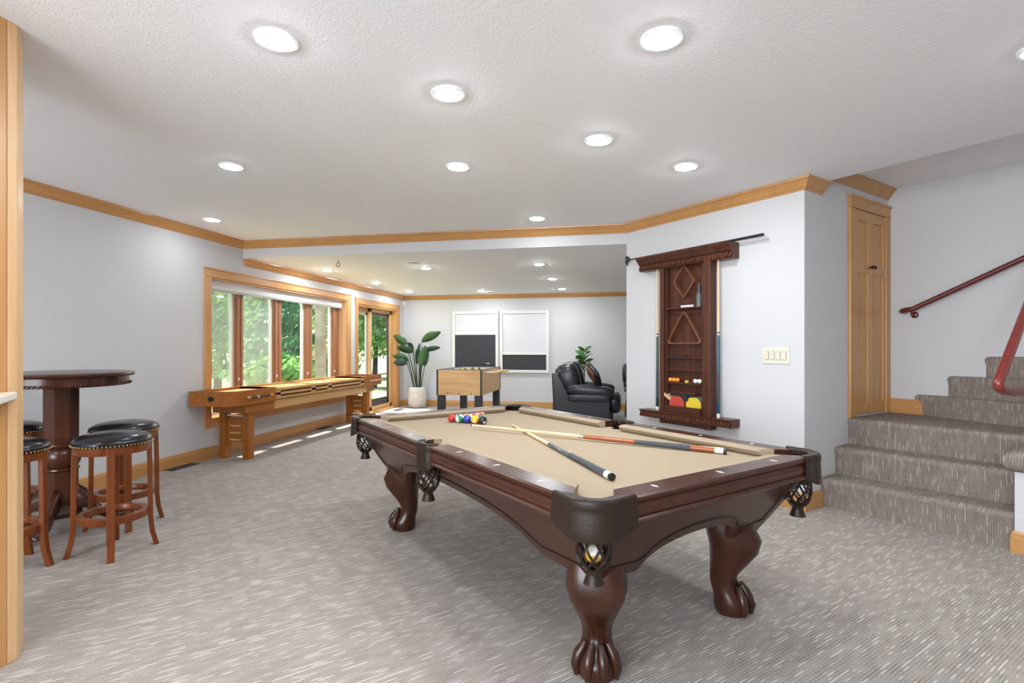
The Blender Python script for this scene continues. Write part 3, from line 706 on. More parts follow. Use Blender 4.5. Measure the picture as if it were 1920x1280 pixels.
# balls, racked without the triangle
BR = 0.0286
CLR = {1:(0.80,0.42,0.02),2:(0.015,0.03,0.30),3:(0.42,0.02,0.02),4:(0.10,0.03,0.22),5:(0.75,0.20,0.03),6:(0.02,0.20,0.08),7:(0.28,0.02,0.03),8:(0.010,0.010,0.012)}
for n in range(1,16):
    ball_mat('ball_%d' % n, CLR[n] if n <= 8 else CLR[n-8], n > 8)
NAMEC = {1:'yellow',2:'blue',3:'red',4:'purple',5:'orange',6:'green',7:'maroon',8:'black'}
ball_me = None
def ball(n, x, y, z, label, tilt=(0,0,0), group='racked billiard balls'):
    global ball_me
    m = MB().ell((0,0,0),(BR,BR,BR),24,14)
    o = m.build('billiard_ball','ball_%d' % n,smooth=80); o.location = (x,y,z); o.rotation_euler = tilt
    tag(o,label,'billiard ball',group)
    return o
def spot(o, n, dirv):
    d = Vector(dirv).normalized(); inv = o.rotation_euler.to_matrix().inverted(); dl = inv @ d
    rot = dl.to_track_quat('Z','Y').to_matrix().to_4x4()
    k = 12; rr = 0.0095; hgt = math.sqrt(BR*BR-rr*rr)
    pts_ = [(rr*math.cos(2*math.pi*i/k),rr*math.sin(2*math.pi*i/k),hgt+0.0004) for i in range(k)]+[(0,0,BR+0.0004)]
    c = MB().add(pts_,[(i,(i+1)%k,k) for i in range(k)]).xform(rot).build('number_spot','ball_white',o,smooth=60)
    cu = bpy.data.curves.new('digit','FONT'); cu.body = str(n); cu.size = 0.012; cu.align_x = 'CENTER'; cu.align_y = 'CENTER'
    to = bpy.data.objects.new('number',cu); COL.objects.link(to)
    deps = bpy.context.evaluated_depsgraph_get(); me = bpy.data.meshes.new_from_object(to.evaluated_get(deps)); bpy.data.objects.remove(to)
    me.materials.clear(); me.materials.append(MATS['plastic_black'])
    t2 = bpy.data.objects.new('number',me); COL.objects.link(t2); t2.parent = o
    t2.matrix_local = rot @ Matrix.Translation((0,0,BR+0.0012))
ex_, ey_ = Vector((0.9788,-0.2045)), Vector((0.2045,0.9788))
order = [[3,14,2,1,8],[12,9,11,6],[4,13,7],[10,5],[15]]
pos0 = Vector((-1.098,3.402))
lab_row = ['front','second','third','fourth','last']
for r_, row in enumerate(order):
    for k, n in enumerate(row):
        p = pos0+ex_*((k+r_*0.5)*0.0577)+ey_*(r_*0.0500)
        cn = NAMEC[n if n <= 8 else n-8]
        lb = ('%s striped billiard ball in the %s row of the rack' if n > 8 else 'solid %s billiard ball in the %s row of the rack') % (cn, lab_row[r_])
        o = ball(n,p.x,p.y,BED+BR,lb,(0,R_(80),R_(35)) if n > 8 else (0,0,0))
        if n == 1: spot(o,1,(0.1,-0.85,-0.35))
        elif n == 8: spot(o,8,(0.55,-0.7,-0.45))
        elif n == 14: spot(o,14,(0.3,-0.3,0.8))
nc = Matrix.Translation((-0.443,2.9142,0)) @ Matrix.Rotation(R_(-45),4,'Z') @ Vector((hx-0.062-0.025,-hy+0.062+0.025,0.545))
ball(9,nc.x,nc.y,nc.z,'yellow striped billiard ball held in the net of the nearest corner pocket',(0.6,0.4,0.2),None)

# cues on the table
def cue(name, tip, butt, parts, label, group='cues on the pool table'):
    a, b = Vector(tip), Vector(butt); t = thing(name,label,'cue',tuple(b),0,group)
    d = (a-b); Lc = d.length; q = d.to_track_quat('X','Z'); t.rotation_mode = 'QUATERNION'; t.rotation_quaternion = q
    for nm, mt, u0, u1 in parts:                    # fractions measured from the butt
        rr = lambda u: 0.0150-0.0085*u
        MB().tube([(Lc*u0,0,0),(Lc*(u0*0.5+u1*0.5),0,0),(Lc*u1,0,0)],[rr(u0),rr((u0+u1)/2),rr(u1)],14).build(nm,mt,t,smooth=40)
    return t
pa = [('bumper','plastic_black',0,0.008),('butt_cap','cream',0.008,0.035),('butt_sleeve','cue_orange',0.035,0.11),('wrap','linen_wrap',0.11,0.30),('forearm','cue_orange',0.30,0.492),('joint','chrome',0.492,0.512),('shaft','cue_maple',0.512,0.985),('ferrule','cream',0.985,0.995),('tip','cue_blue',0.995,1.0)]
cue('pool_cue',(-0.888,3.139,0.7168),(0.499,2.641,0.7075),pa,'pool cue with orange wood butt and grey wrap lying across the tan felt')
pb = [('bumper','plastic_black',0,0.008),('butt_cap','cream',0.008,0.035),('butt_sleeve','cue_navy',0.035,0.105),('wrap','linen_wrap',0.105,0.30),('forearm','cue_navy',0.30,0.50),('joint','cream',0.50,0.51),('shaft','cue_maple',0.51,0.985),('ferrule','cream',0.985,0.995),('tip','cue_blue',0.995,1.0)]
cue('pool_cue',(-0.67,3.324,BED+0.0068),(-0.023,2.032,BED+0.0155),pb,'pool cue with dark navy butt and black rubber bumper pointing at the near corner pocket')

# ------------------------------------------------------------------ bar table and stools at the left
bt = thing('bar_table','tall round dark wood bar table on a turned pedestal with scrolled feet','table',(-3.66,2.87,0),R_(-12))
MB().lathe([(0.395,1.003),(0.402,1.008),(0.405,1.018),(0.400,1.028),(0.385,1.032),(0.001,1.032)],56).build('table_top','pub_wood',bt,smooth=40)
MB().lathe([(0.36,0.94),(0.372,0.944),(0.372,1.003),(0.001,1.003)],56).build('apron','pub_wood',bt,smooth=40)
rope = [( (0.374)*math.cos(2*math.pi*i/96),(0.374)*math.sin(2*math.pi*i/96),0.955) for i in range(96)]
ro = MB().tube(rope,0.008,6,closed=True).build('rope_moulding','pub_wood',bt,smooth=60)
tw = MB()
for i in range(96):
    a = 2*math.pi*i/96; c_, s_2 = math.cos(a), math.sin(a)
    tw.tube([(0.380*math.cos(a-0.03),0.380*math.sin(a-0.03),0.948),(0.384*c_,0.384*s_2,0.955),(0.380*math.cos(a+0.03),0.380*math.sin(a+0.03),0.962)],0.0035,4)
tw.build('rope_strands','pub_wood',ro,smooth=60,kind='stuff')
MB().lathe([(0.085,0.93),(0.090,0.94),(0.10,0.94)],8,cap=False).build('column_collar','pub_wood',bt)
MB().lathe([(0.100,0.935),(0.098,0.60),(0.092,0.56)],8).build('column_upper','pub_wood',bt)
MB().lathe([(0.084,0.56),(0.098,0.555),(0.100,0.545),(0.092,0.535),(0.084,0.53),(0.098,0.52),(0.108,0.49),(0.110,0.46),(0.104,0.43),(0.092,0.405),(0.086,0.40),(0.098,0.395),(0.100,0.385),(0.090,0.375)],28).build('column_vase','pub_wood',bt,smooth=50)
MB().lathe([(0.096,0.375),(0.092,0.15),(0.105,0.13),(0.118,0.10),(0.118,0.075),(0.105,0.07)],8).build('column_lower','pub_wood',bt)
for k in range(4):
    a = R_(45+90*k); c_, s_2 = math.cos(a), math.sin(a)
    sec = [(0.07,0.19,0.10,0.024),(0.14,0.17,0.075,0.026),(0.20,0.10,0.05,0.026),(0.26,0.055,0.03,0.026),(0.32,0.05,0.03,0.027),(0.37,0.055,0.04,0.028),(0.405,0.045,0.025,0.026)]
    rings = []
    for r_, z_, hh, ww in sec:
        rings.append([(r_*c_-u*s_2,r_*s_2+u*c_,z_+v) for u,v in ((-ww,-hh*0.7),(ww,-hh*0.7),(ww*1.1,0),(ww,hh*0.6),(0,hh),(-ww,hh*0.6),(-ww*1.1,0))])
    MB().loft(rings).build('scroll_foot','pub_wood',bt,smooth=60)
def stool():
    t = thing('bar_stool','x','stool')
    SR = 0.195
    MB().lathe([(SR-0.01,0.632),(SR,0.638),(SR+0.002,0.650),(SR-0.004,0.666),(SR-0.03,0.684),(SR-0.08,0.696),(0.001,0.701)],40).build('seat_cushion','stool_leather',t,smooth=60)
    MB().lathe([(SR-0.035,0.585),(SR-0.012,0.588),(SR-0.008,0.60),(SR-0.008,0.634),(SR-0.04,0.634)],36).build('seat_ring','stool_wood',t,smooth=40)
    nl = MB()
    for i in range(64):
        a = 2*math.pi*i/64; nl.ell(((SR+0.002)*math.cos(a),(SR+0.002)*math.sin(a),0.640),(0.0055,0.0055,0.0055),6,4)
    nl.build('nailhead_trim','brass',t,smooth=60,kind='stuff')
    for k in range(4):
        a = R_(45+90*k); c_, s_2 = math.cos(a), math.sin(a)
        prof = [(0.175,0.630),(0.180,0.40),(0.182,0.18),(0.190,0.09),(0.212,0.0)]
        rings = []
        for r_, z_ in prof:
            rings.append([(r_*c_-u*s_2+v*c_,r_*s_2+u*c_+v*s_2,z_) for u,v in ((-0.019,-0.013),(0.019,-0.013),(0.019,0.013),(-0.019,0.013))])
        MB().loft(rings).build('leg','stool_wood',t,bevel=0.004)
    MB().lathe([(0.140,0.195),(0.172,0.195),(0.174,0.20),(0.174,0.232),(0.170,0.236),(0.142,0.236),(0.138,0.23),(0.138,0.20)],40,cap=False).build('footrest_ring','stool_wood',t,smooth=40)
    ob = t.children[-1]; me = ob.data
    return t
st0 = stool()
for k,(x,y,rz,lb) in enumerate([(-2.917,2.584,0,'front bar stool with black leather seat and brass nailheads, nearest the pool table'),(-3.28,2.99,8,'bar stool with black leather seat partly hidden behind the front stool'),
        (-3.25,2.25,-20,'bar stool half hidden by the maple post at the left edge'),(-3.98,2.78,15,'bar stool mostly hidden behind the pedestal of the bar table')]):
    o = st0 if k == 0 else copy_tree(st0)
    o.location = (x,y,0); o.rotation_euler = (0,0,R_(rz)); o['label'] = lb; o['group'] = 'bar stools around the tall table'

# ------------------------------------------------------------------ shuffleboard table under the window
sb = thing('shuffleboard_table','long cherry and maple shuffleboard table standing under the window','game table')
ZT = 0.745; XF, XB, Y0, Y1 = -3.79, -4.29, 4.62, 8.12
def hollow_end(name, y0, y1, near):
    ch = 0.10
    outer = [(XB,y0),(XF-ch,y0),(XF,y0+ch),(XF,y1),(XB,y1)] if near else [(XB,y0),(XF,y0),(XF,y1-ch),(XF-ch,y1),(XB,y1)]
    inner = [(XB+0.03,y0+0.03),(XF-ch-0.012,y0+0.03),(XF-0.03,y0+ch+0.012),(XF-0.03,y1),(XB+0.03,y1)] if near else [(XB+0.03,y0),(XF-0.03,y0),(XF-0.03,y1-ch-0.012),(XF-ch-0.012,y1-0.03),(XB+0.03,y1-0.03)]
    n = 5; z0, z1 = 0.595, ZT
    vs_ = [(x,y,z0) for x,y in outer]+[(x,y,z1) for x,y in outer]+[(x,y,z1) for x,y in inner]+[(x,y,z1-0.034) for x,y in inner]
    fs_ = [tuple(range(n-1,-1,-1))]
    for i in range(n):
        j = (i+1)%n; fs_ += [(i,j,n+j,n+i),(n+i,n+j,2*n+j,2*n+i),(2*n+i,2*n+j,3*n+j,3*n+i)]
    fs_.append(tuple(range(3*n,4*n)))
    return MB().add(vs_,fs_).build(name,'shuffle_cherry',sb)
hollow_end('end_box',Y0,5.32,True); hollow_end('end_box',7.42,Y1,False)
# lighter side boards with slots, upper and lower
def slotted(xo, xi):
    m = MB(); z0, z1 = 0.612, 0.728
    slots = [(5.40,6.03),(6.12,6.42),(6.50,7.32)]
    m.box(xi,5.32,z0,xo,7.42,z0+0.022).box(xi,5.32,z0+0.044,xo,7.42,z0+0.070).box(xi,5.32,z0+0.092,xo,7.42,z1)
    ys = [5.32]+[v for s in slots for v in s]+[7.42]
    for a,b in zip(ys[::2],ys[1::2]): m.box(xi,a,z0+0.02,xo,b,z1-0.02)
    return m.build('side_board','shuffle_maple',sb)
slotted(XF,XF-0.022)
box('slot_backing','slot_dark',XF-0.03,5.33,0.61,XF-0.023,7.41,0.725,sb)
box('side_board','shuffle_maple',XB,5.32,0.612,XB+0.022,7.42,ZT+0.0,sb)
box('lower_rail','shuffle_maple',XF-0.06,5.341,0.50,XF-0.035,7.579,0.611,sb); box('lower_rail','shuffle_maple',XB+0.035,5.341,0.50,XB+0.06,7.579,0.611,sb)
box('playing_board','shuffle_maple',XB+0.06,4.78,0.60,XF-0.07,7.96,0.722,sb)
box('gutter_floor','shuffle_cherry',XB+0.02,5.0,0.598,XF-0.03,7.8,0.611,sb)
# cradle boxes and legs
def pedestal(yc, far):
    cb = box('cradle','shuffle_leg',XB+0.05,yc-0.12,0.50,XF-0.035,yc+0.34 if not far else yc+0.12,0.596,sb,bevel=0.004)
    if far: cb.location.y = 0
    for x0 in (XF-0.145,XB+0.07):
        box('leg','shuffle_leg',x0,yc-0.045,0,x0+0.075,yc+0.045,0.50,sb,bevel=0.004)
        box('leveler','plastic_black',x0+0.015,yc-0.03,-0.0,x0+0.06,yc+0.03,0.012,sb)
    xa, xb_ = XB+0.145, XF-0.145
    mid = (xa+xb_)/2; hw2 = (xb_-xa)/2
    arc = [(mid+hw2*0.95*math.cos(R_(a)),0.13+0.055*math.sin(R_(a))) for a in range(180,-1,-15)]
    poly = [(xa,0.43),(xa,0.10),(xa+0.01,0.13)]+arc[1:-1]+[(xb_-0.01,0.13),(xb_,0.10),(xb_,0.43)]
    n = len(poly)
    pn = MB().add([(x,yc-0.012,z) for x,z in poly]+[(x,yc+0.012,z) for x,z in poly],[tuple(range(n)),tuple(range(2*n-1,n-1,-1))]+[(i,(i+1)%n,(i+1)%n+n,i+n) for i in range(n)]).build('leg_panel','shuffle_leg',sb)
    for z in (0.20,0.275,0.35):
        MB().tube([(mid-hw2*0.62,yc-0.0145,z),(mid+hw2*0.62,yc-0.0145,z)],0.0095,6).build('inlay_bar','maple_pale',pn)
    MB().tube([(xa,yc,0.465),(xb_,yc,0.455)],0.010,8).build('cross_rod','white_plastic',sb)
pedestal(5.0,False); pedestal(7.70,True)
MB().tube([(XB+0.08,7.655,0.13),(XF-0.07,7.655,0.13)],0.007,8).build('tie_rod','iron',sb)
box('turnbuckle','iron',XB+0.22,7.64,0.118,XB+0.30,7.67,0.142,sb,bevel=0.004)
for y in (4.83,7.62):
    ab = MB().tube([(XF+0.022,y+0.01,0.672),(XF+0.022,y+0.37,0.672)],0.0075,8).build('score_bar','plastic_black' if y < 5 else 'maple_pale',sb,smooth=50)
    for yy in (y,y+0.36): MB().tube([(XF+0.022,yy,0.672),(XF+0.022,yy+0.03,0.672)],0.012,8).build('score_bar_end','maple_pale',ab); 
    for yy in (y+0.015,y+0.365): box('score_bracket','brass',XF,yy-0.006,0.664,XF+0.022,yy+0.006,0.680,ab)
    box('score_slider','cream',XF+0.010,y+0.15,0.660,XF+0.034,y+0.165,0.684,ab)
MB().lathe([(0.036,0),(0.036,0.003),(0.030,0.004),(0.001,0.004)],24).xform(Matrix.Translation((-4.03,Y0,0.672)) @ Matrix.Rotation(R_(90),4,'X') @ Matrix.Scale(0.72,4,(0,1,0))).build('maker_badge','plastic_black',sb)
MB().lathe([(0.020,0),(0.020,0.001)],16).xform(Matrix.Translation((-4.03,Y0-0.004,0.672)) @ Matrix.Rotation(R_(90),4,'X') @ Matrix.Scale(0.4,4,(0,1,0))).build('badge_emblem','bronze',sb)

# ------------------------------------------------------------------ cue rack on the angled wall
cr = thing('cue_rack','dark wood wall rack for pool cues with shelves, crown and bottom ledge','cue rack',(*dg(0,0.0),0),R_(-45))   # local x along wall, -y into the room
box('back_panel','rack_wood',0.50,-0.02,0.50,1.04,0,2.0,cr)
for x0,x1,dp_ in ((0.497,0.545,0.085),(0.545,0.566,0.065),(0.945,0.985,0.075),(0.985,1.045,0.10)): box('stile','rack_wood',x0,-dp_,0.50,x1,-0.02,1.97,cr,bevel=0.005)
CRN = [(0,1.918),(0.092,1.918),(0.098,1.926),(0.092,1.930),(0.092,1.972),(0.105,1.978),(0.120,2.0),(0.140,2.02),(0.148,2.035),(0.148,2.048),(0,2.048)]
def carry(prof, x0, x1, name, par=cr):                # moulding returned at both ends
    e = prof[0][0]; rings = []
    m = MB().sweep([(x0,0),(x0,-0.001),(x1,-0.001),(x1,0)][1:3],[(o,z) for o,z in prof],side=-1)
    return m.build(name,'rack_wood',par)
carry(CRN,0.26,1.25,'crown_moulding')
carry([(0,0.545),(0.118,0.545),(0.122,0.556),(0.113,0.560),(0.113,0.596),(0.132,0.600),(0.132,0.612),(0,0.612)],0.29,1.255,'bottom_ledge')
def beads(x0, x1, y, z, n, par):
    m = MB()
    for i in range(n):
        x = x0+(x1-x0)*i/(n-1); m.tube([(x-0.010,y,z-0.017),(x+0.010,y-0.005,z+0.017)],0.0085,6)
    box('bead_gap_shade','inlay_black',x0,y+0.004,z-0.018,x1,y+0.012,z+0.018,par); return m.build('rope_beading','rack_frame',par,smooth=60,kind='stuff')  # lighter beads over a black strip paint in highlights and shaded gaps
beads(0.275,1.235,-0.101,1.951,38,cr); beads(0.305,1.24,-0.122,0.577,38,cr)
box('base_block','rack_wood',0.52,-0.085,0.522,1.03,0,0.553,cr,bevel=0.004); box('base_foot','rack_wood',0.56,-0.07,0.50,0.99,0,0.523,cr,bevel=0.004)
for z,dp_ in ((1.548,0.085),(1.11,0.075),(1.00,0.075),(0.882,0.08),(0.755,0.04)): box('shelf','rack_wood',0.566,-dp_,z-0.012,0.945,-0.02,z,cr,bevel=0.002)
for z in (1.90,1.49): box('peg_rail','rack_wood',0.60,-0.035,z,0.92,-0.02,z+0.035,cr,bevel=0.003)
MB().tube([(0.76,-0.03,1.91),(0.76,-0.075,1.915)],0.007,8).build('peg','rack_wood',cr); MB().tube([(0.755,-0.03,1.50),(0.755,-0.075,1.505)],0.007,8).build('peg','rack_wood',cr)
box('bin_front','rack_wood',0.566,-0.095,0.612,0.945,-0.080,0.672,cr,bevel=0.002)
def W(x, y, z):                                       # rack-local to world
    p = cr_m @ Vector((x,y,z)); return p
cr_m = Matrix.Translation((*dg(0,0.0),0)) @ Matrix.Rotation(R_(-45),4,'Z')
def hung(name, pts_, label, w=0.011, dpt=0.05):
    """wooden rack frame: closed outline in the rack plane with rounded corners"""
    t = thing(name,label,'ball rack',tuple(W(0,0,0)),R_(-45))
    m = MB(); c = Vector((sum(p[0] for p in pts_)/len(pts_),sum(p[1] for p in pts_)/len(pts_)))
    inn = [tuple(c+(Vector(p)-c)*(1-w/ (Vector(p)-c).length*1.6)) for p in pts_]; n = len(pts_)
    y0, y1 = -0.022-dpt, -0.036
    vs_ = [(x,y0,z) for x,z in pts_]+[(x,y1,z) for x,z in pts_]+[(x,y0,z) for x,z in inn]+[(x,y1,z) for x,z in inn]; fs_ = []
    for i in range(n):
        j = (i+1)%n; fs_ += [(i,j,n+j,n+i),(2*n+i,2*n+j,3*n+j,3*n+i),(i,j,2*n+j,2*n+i),(n+i,n+j,3*n+j,3*n+i)]
    m.add(vs_,fs_).build('frame','rack_frame',t,bevel=0.003); return t
dia = [(0.755,1.925),(0.768,1.915),(0.868,1.785),(0.868,1.77),(0.768,1.642),(0.755,1.635),(0.742,1.642),(0.642,1.77),(0.642,1.785),(0.742,1.915)]
hung('diamond_rack',dia,'wooden diamond-shaped ball rack hanging at the top of the cue rack')
tri = [(0.755,1.515),(0.772,1.505),(0.932,1.255),(0.935,1.238),(0.918,1.225),(0.592,1.225),(0.575,1.238),(0.578,1.255),(0.738,1.505)]
hung('triangle_rack',tri,'wooden triangle ball rack hanging below the upper shelf of the cue rack',w=0.014)
# cues held by the rack
def wall_cue(x, cols, label):
    p = W(x,-0.062,0.612); t = thing('wall_cue',label,'cue',tuple(p),0,'cues standing in the wall rack')
    L_ = 1.335; zs = [0,0.03,0.032,0.10,0.34,0.70,0.715,L_]
    rr = lambda z: 0.0148-0.0085*z/L_
    for nm,mt,z0,z1 in (('butt_cap','cream',0,0.032),('ring','brass',0.032,0.037),('butt_sleeve',cols[0],0.037,0.12),('wrap',cols[1],0.12,0.36),('forearm',cols[0],0.36,0.685),('joint','chrome',0.685,0.70),('collar','plastic_black',0.70,0.712),('shaft','cue_maple',0.712,L_)):
        MB().lathe([(rr(z0),z0),(rr(z1),z1)],12).build(nm,mt,t,smooth=50)
wall_cue(0.452,('cue_green','cue_grey'),'cue with dark green butt standing at the left of the wall rack')
wall_cue(1.100,('cue_blue','cue_grey'),'cue with blue butt standing at the right of the wall rack')
# bridge stick lying on top of the crown
br_ = thing('bridge_stick','black mechanical bridge stick lying on top of the cue rack','cue',tuple(W(0,0,0)),R_(-45))
MB().tube([(0.13,-0.075,2.058),(1.15,-0.075,2.058),(1.50,-0.075,2.060)],[0.006,0.010,0.0125],10).build('shaft','iron',br_,smooth=50)
hd = MB(); hp = [(0.125,2.058),(0.105,2.085),(0.090,2.075),(0.085,2.10),(0.070,2.085),(0.060,2.095),(0.066,2.06),(0.055,2.04),(0.072,2.02),(0.080,2.0),(0.092,2.03),(0.11,2.045)]
n = len(hp); hd.add([(x,-0.082,z) for x,z in hp]+[(x,-0.068,z) for x,z in hp],[tuple(range(n)),tuple(range(2*n-1,n-1,-1))]+[(i,(i+1)%n,(i+1)%n+n,i+n) for i in range(n)])
hd.build('bridge_head','iron',br_)
# small things on the rack shelves
def place(o, x, y, z, rz=0): o.location = tuple(W(x,y,z)); o.rotation_euler = (0,0,R_(-45+rz)); return o
for k in range(3): tag(place(MB().ell((0,0,0.020),(0.020,0.020,0.020),16,10).build('table_tennis_ball','orange_ball',smooth=80),0.595+0.040*k,-0.05,0.882+0.0),('orange table tennis ball on the rack shelf, %s of three' % ('leftmost','middle','rightmost')[k]),'ball','table tennis balls on the rack shelf')
for k in range(2): tag(place(MB().ell((0,0,0.020),(0.020,0.020,0.020),16,10).build('table_tennis_ball','white_plastic',smooth=80),0.865+0.042*k,-0.05,0.882),('white table tennis ball on the rack shelf, %s of two' % ('left','right')[k]),'ball','table tennis balls on the rack shelf')
tag(place(MB().box(-0.011,-0.011,0,0.011,0.011,0.022).build('chalk_cube','plastic_yellow',bevel=0.002),0.775,-0.05,0.882),'small yellow chalk cube between the balls on the rack shelf','chalk')
for k in range(4): tag(place(MB().box(-0.011,-0.011,0,0.011,0.011,0.020).build('chalk_cube','white_plastic',bevel=0.002),0.735+0.034*k,-0.06,1.548),'pale chalk cube on the upper rack shelf, %s from the left' % ('first','second','third','fourth')[k],'chalk','chalk cubes on the upper shelf')
bo = thing('powder_bottle','grey glass bottle with narrow neck on the upper rack shelf','bottle'); place(bo,0.905,-0.055,1.548)
MB().lathe([(0.024,0),(0.025,0.01),(0.025,0.095),(0.018,0.115),(0.010,0.125),(0.010,0.165)],16).build('bottle_body','bottle_glass',bo,smooth=50); MB().lathe([(0.013,0.165),(0.014,0.18),(0.010,0.20),(0.001,0.202)],12).build('stopper','cue_grey',bo,smooth=50)
tag(place(MB().box(-0.095,-0.018,0,0.095,0.018,0.014).build('rail_brush','plastic_black',bevel=0.005),0.68,-0.055,1.0+0.11),'slim dark brush lying on the shelf under the triangle rack','brush')
bb = thing('table_brush','black bristle table brush with wooden back on the lower rack shelf','brush'); place(bb,0.745,-0.055,0.755)
MB().box(-0.13,-0.02,0.028,0.13,0.02,0.045).build('brush_back','rack_wood',bb,bevel=0.006)
bs = MB()
for i in range(26):
    for j in range(3):
        x = -0.135+0.0105*i; y = -0.02+0.018*j; bs.tube([(x,y,0.030),(x+random.uniform(-0.006,0.006),y+random.uniform(-0.008,0.008),0.002)],0.0035,4)
bs.build('bristles','bristle',bb,kind='stuff')
def paddle(x, mat, ang, y, label, hm='paddle_wood'):
    t = thing('table_tennis_paddle',label,'paddle',tuple(W(x,y,0.69)),0,'paddles in the rack bin'); t.rotation_euler = (0,R_(0),R_(-45))
    Rm = Matrix.Rotation(R_(ang),4,'Y')
    def disc(r, sy, y0, y1): 
        n = 28; out = []
        for i in range(n):
            a = 2*math.pi*i/n; xx = r*math.cos(a); zz = r*1.05*math.sin(a)
            out.append((xx,zz))
        return out
    ds = disc(0.075,1,0,0); n = len(ds)
    for nm,mt,y0,y1,sc in (('blade','paddle_wood',-0.003,0.003,1.0),('rubber',mat,-0.006,-0.003,0.985),('rubber',mat,0.003,0.006,0.985)):
        pts_ = [(a*sc,b*sc) for a,b in ds]
        MB().add([(a,y0,b) for a,b in pts_]+[(a,y1,b) for a,b in pts_],[tuple(range(n)),tuple(range(2*n-1,n-1,-1))]+[(i,(i+1)%n,(i+1)%n+n,i+n) for i in range(n)]).xform(Rm).build(nm,mt,t)
    MB().box(-0.013,-0.011,0.068,0.013,0.011,0.165).xform(Rm).build('handle',hm,t,bevel=0.004)
paddle(0.715,'paddle_darkred',-62,-0.045,'dark red table tennis paddle behind the bright red one')
paddle(0.675,'paddle_red',-60,-0.068,'bright red table tennis paddle with pale wooden handle')
paddle(0.885,'paddle_green',-55,-0.045,'dark green table tennis paddle behind the yellow one','paddle_black')
paddle(0.860,'paddle_yellow',-55,-0.068,'yellow table tennis paddle with black handle','paddle_black')

# ------------------------------------------------------------------ foosball table
FX, FY, FW, FL, FZ0, FZ1 = -2.225, 7.22, 0.66, 1.20, 0.51, 0.87       # centre x, front y, width, length, cabinet bottom and top
fb = thing('foosball_table','oak laminate foosball table with black corner posts and legs by the back wall','game table',(FX,FY,0))
hw_f = FW/2
box('end_panel','oak_laminate',-hw_f,0,FZ0,hw_f,0.02,FZ1,fb); box('end_panel','oak_laminate',-hw_f,FL-0.02,FZ0,hw_f,FL,FZ1,fb)
box('side_panel','oak_laminate',-hw_f,0.02,FZ0,-hw_f+0.02,FL-0.02,FZ1,fb); box('side_panel','oak_laminate',hw_f-0.02,0.02,FZ0,hw_f,FL-0.02,FZ1,fb)
box('playfield','canvas_white',-hw_f+0.02,0.02,0.72,hw_f-0.02,FL-0.02,0.735,fb)
for x0,x1,y0,y1 in ((-hw_f+0.02,-hw_f+0.024,0.02,FL-0.02),(hw_f-0.024,hw_f-0.02,0.02,FL-0.02),(-hw_f+0.02,hw_f-0.02,0.02,0.024),(-hw_f+0.02,hw_f-0.02,FL-0.024,FL-0.02)): box('inner_liner','canvas_white',x0,y0,0.735,x1,y1,FZ1-0.004,fb)
for sx in (-1,1):
    for yy in (0,FL):
        sy = -1 if yy == 0 else 1
        box('corner_strip','foos_black',sx*hw_f-sx*0.018,yy-sy*0.018,FZ0,sx*hw_f+sx*0.006,yy+sy*0.006,FZ1+0.002,fb)
        box('leg','foos_black',sx*hw_f-sx*0.105,yy-sy*0.09,0,sx*hw_f-sx*0.002,yy-sy*0.004,FZ0,fb,bevel=0.004)
for a in ((-hw_f,0,hw_f,0.03),(-hw_f,FL-0.03,hw_f,FL),(-hw_f,0.03,-hw_f+0.03,FL-0.03),(hw_f-0.03,0.03,hw_f,FL-0.03)): box('top_rim','foos_black',a[0],a[1],FZ1,a[2],a[3],FZ1+0.006,fb)
for x in (-0.17,0.0,0.18): MB().lathe([(0.008,0),(0.008,0.004),(0.001,0.006)],10).xform(Matrix.Translation((x,0,FZ0+0.03)) @ Matrix.Rotation(R_(90),4,'X')).build('bolt','foos_black',fb)
for k in range(8):
    y = 0.13+k*0.135; right = k % 2 == 0 or k in (1,5)
    rod = MB().tube([(-hw_f-(0.05 if right else 0.14),y,0.83),(hw_f+(0.14 if right else 0.05),y,0.83)],0.007,8).build('rod','chrome',fb,smooth=60)
    hx0 = (hw_f+0.10) if right else (-hw_f-0.20)
    MB().tube([(hx0,y,0.83),(hx0+0.10,y,0.83)],[0.014,0.016],10).build('handle','oak_laminate',rod,smooth=60)
    npl = (1,2,5,3,3,5,2,1)[k]
    for j in range(npl):
        x = (j-(npl-1)/2)*0.11+0.0
        pl = MB().box(x-0.011,y-0.008,0.765,x+0.011,y+0.008,0.845); pl.ell((x,y,0.862),(0.012,0.012,0.013),8,6)
        pl.build('player','plastic_yellow' if k in (1,3,5,7) else 'plastic_black',rod)
sc_ = MB().tube([(0.02,FL-0.01,FZ1),(0.02,FL-0.01,0.925),(0.20,FL-0.01,0.925),(0.20,FL-0.01,FZ1)],0.005,6).build('score_frame','foos_black',fb)
for i in range(8): MB().lathe([(0.013,-0.006),(0.013,0.006)],10).xform(Matrix.Translation((0.045+0.015*i,FL-0.01,0.925)) @ Matrix.Rotation(R_(90),4,'Y')).build('score_bead','oak_laminate' if i > 3 else 'plastic_black',sc_)

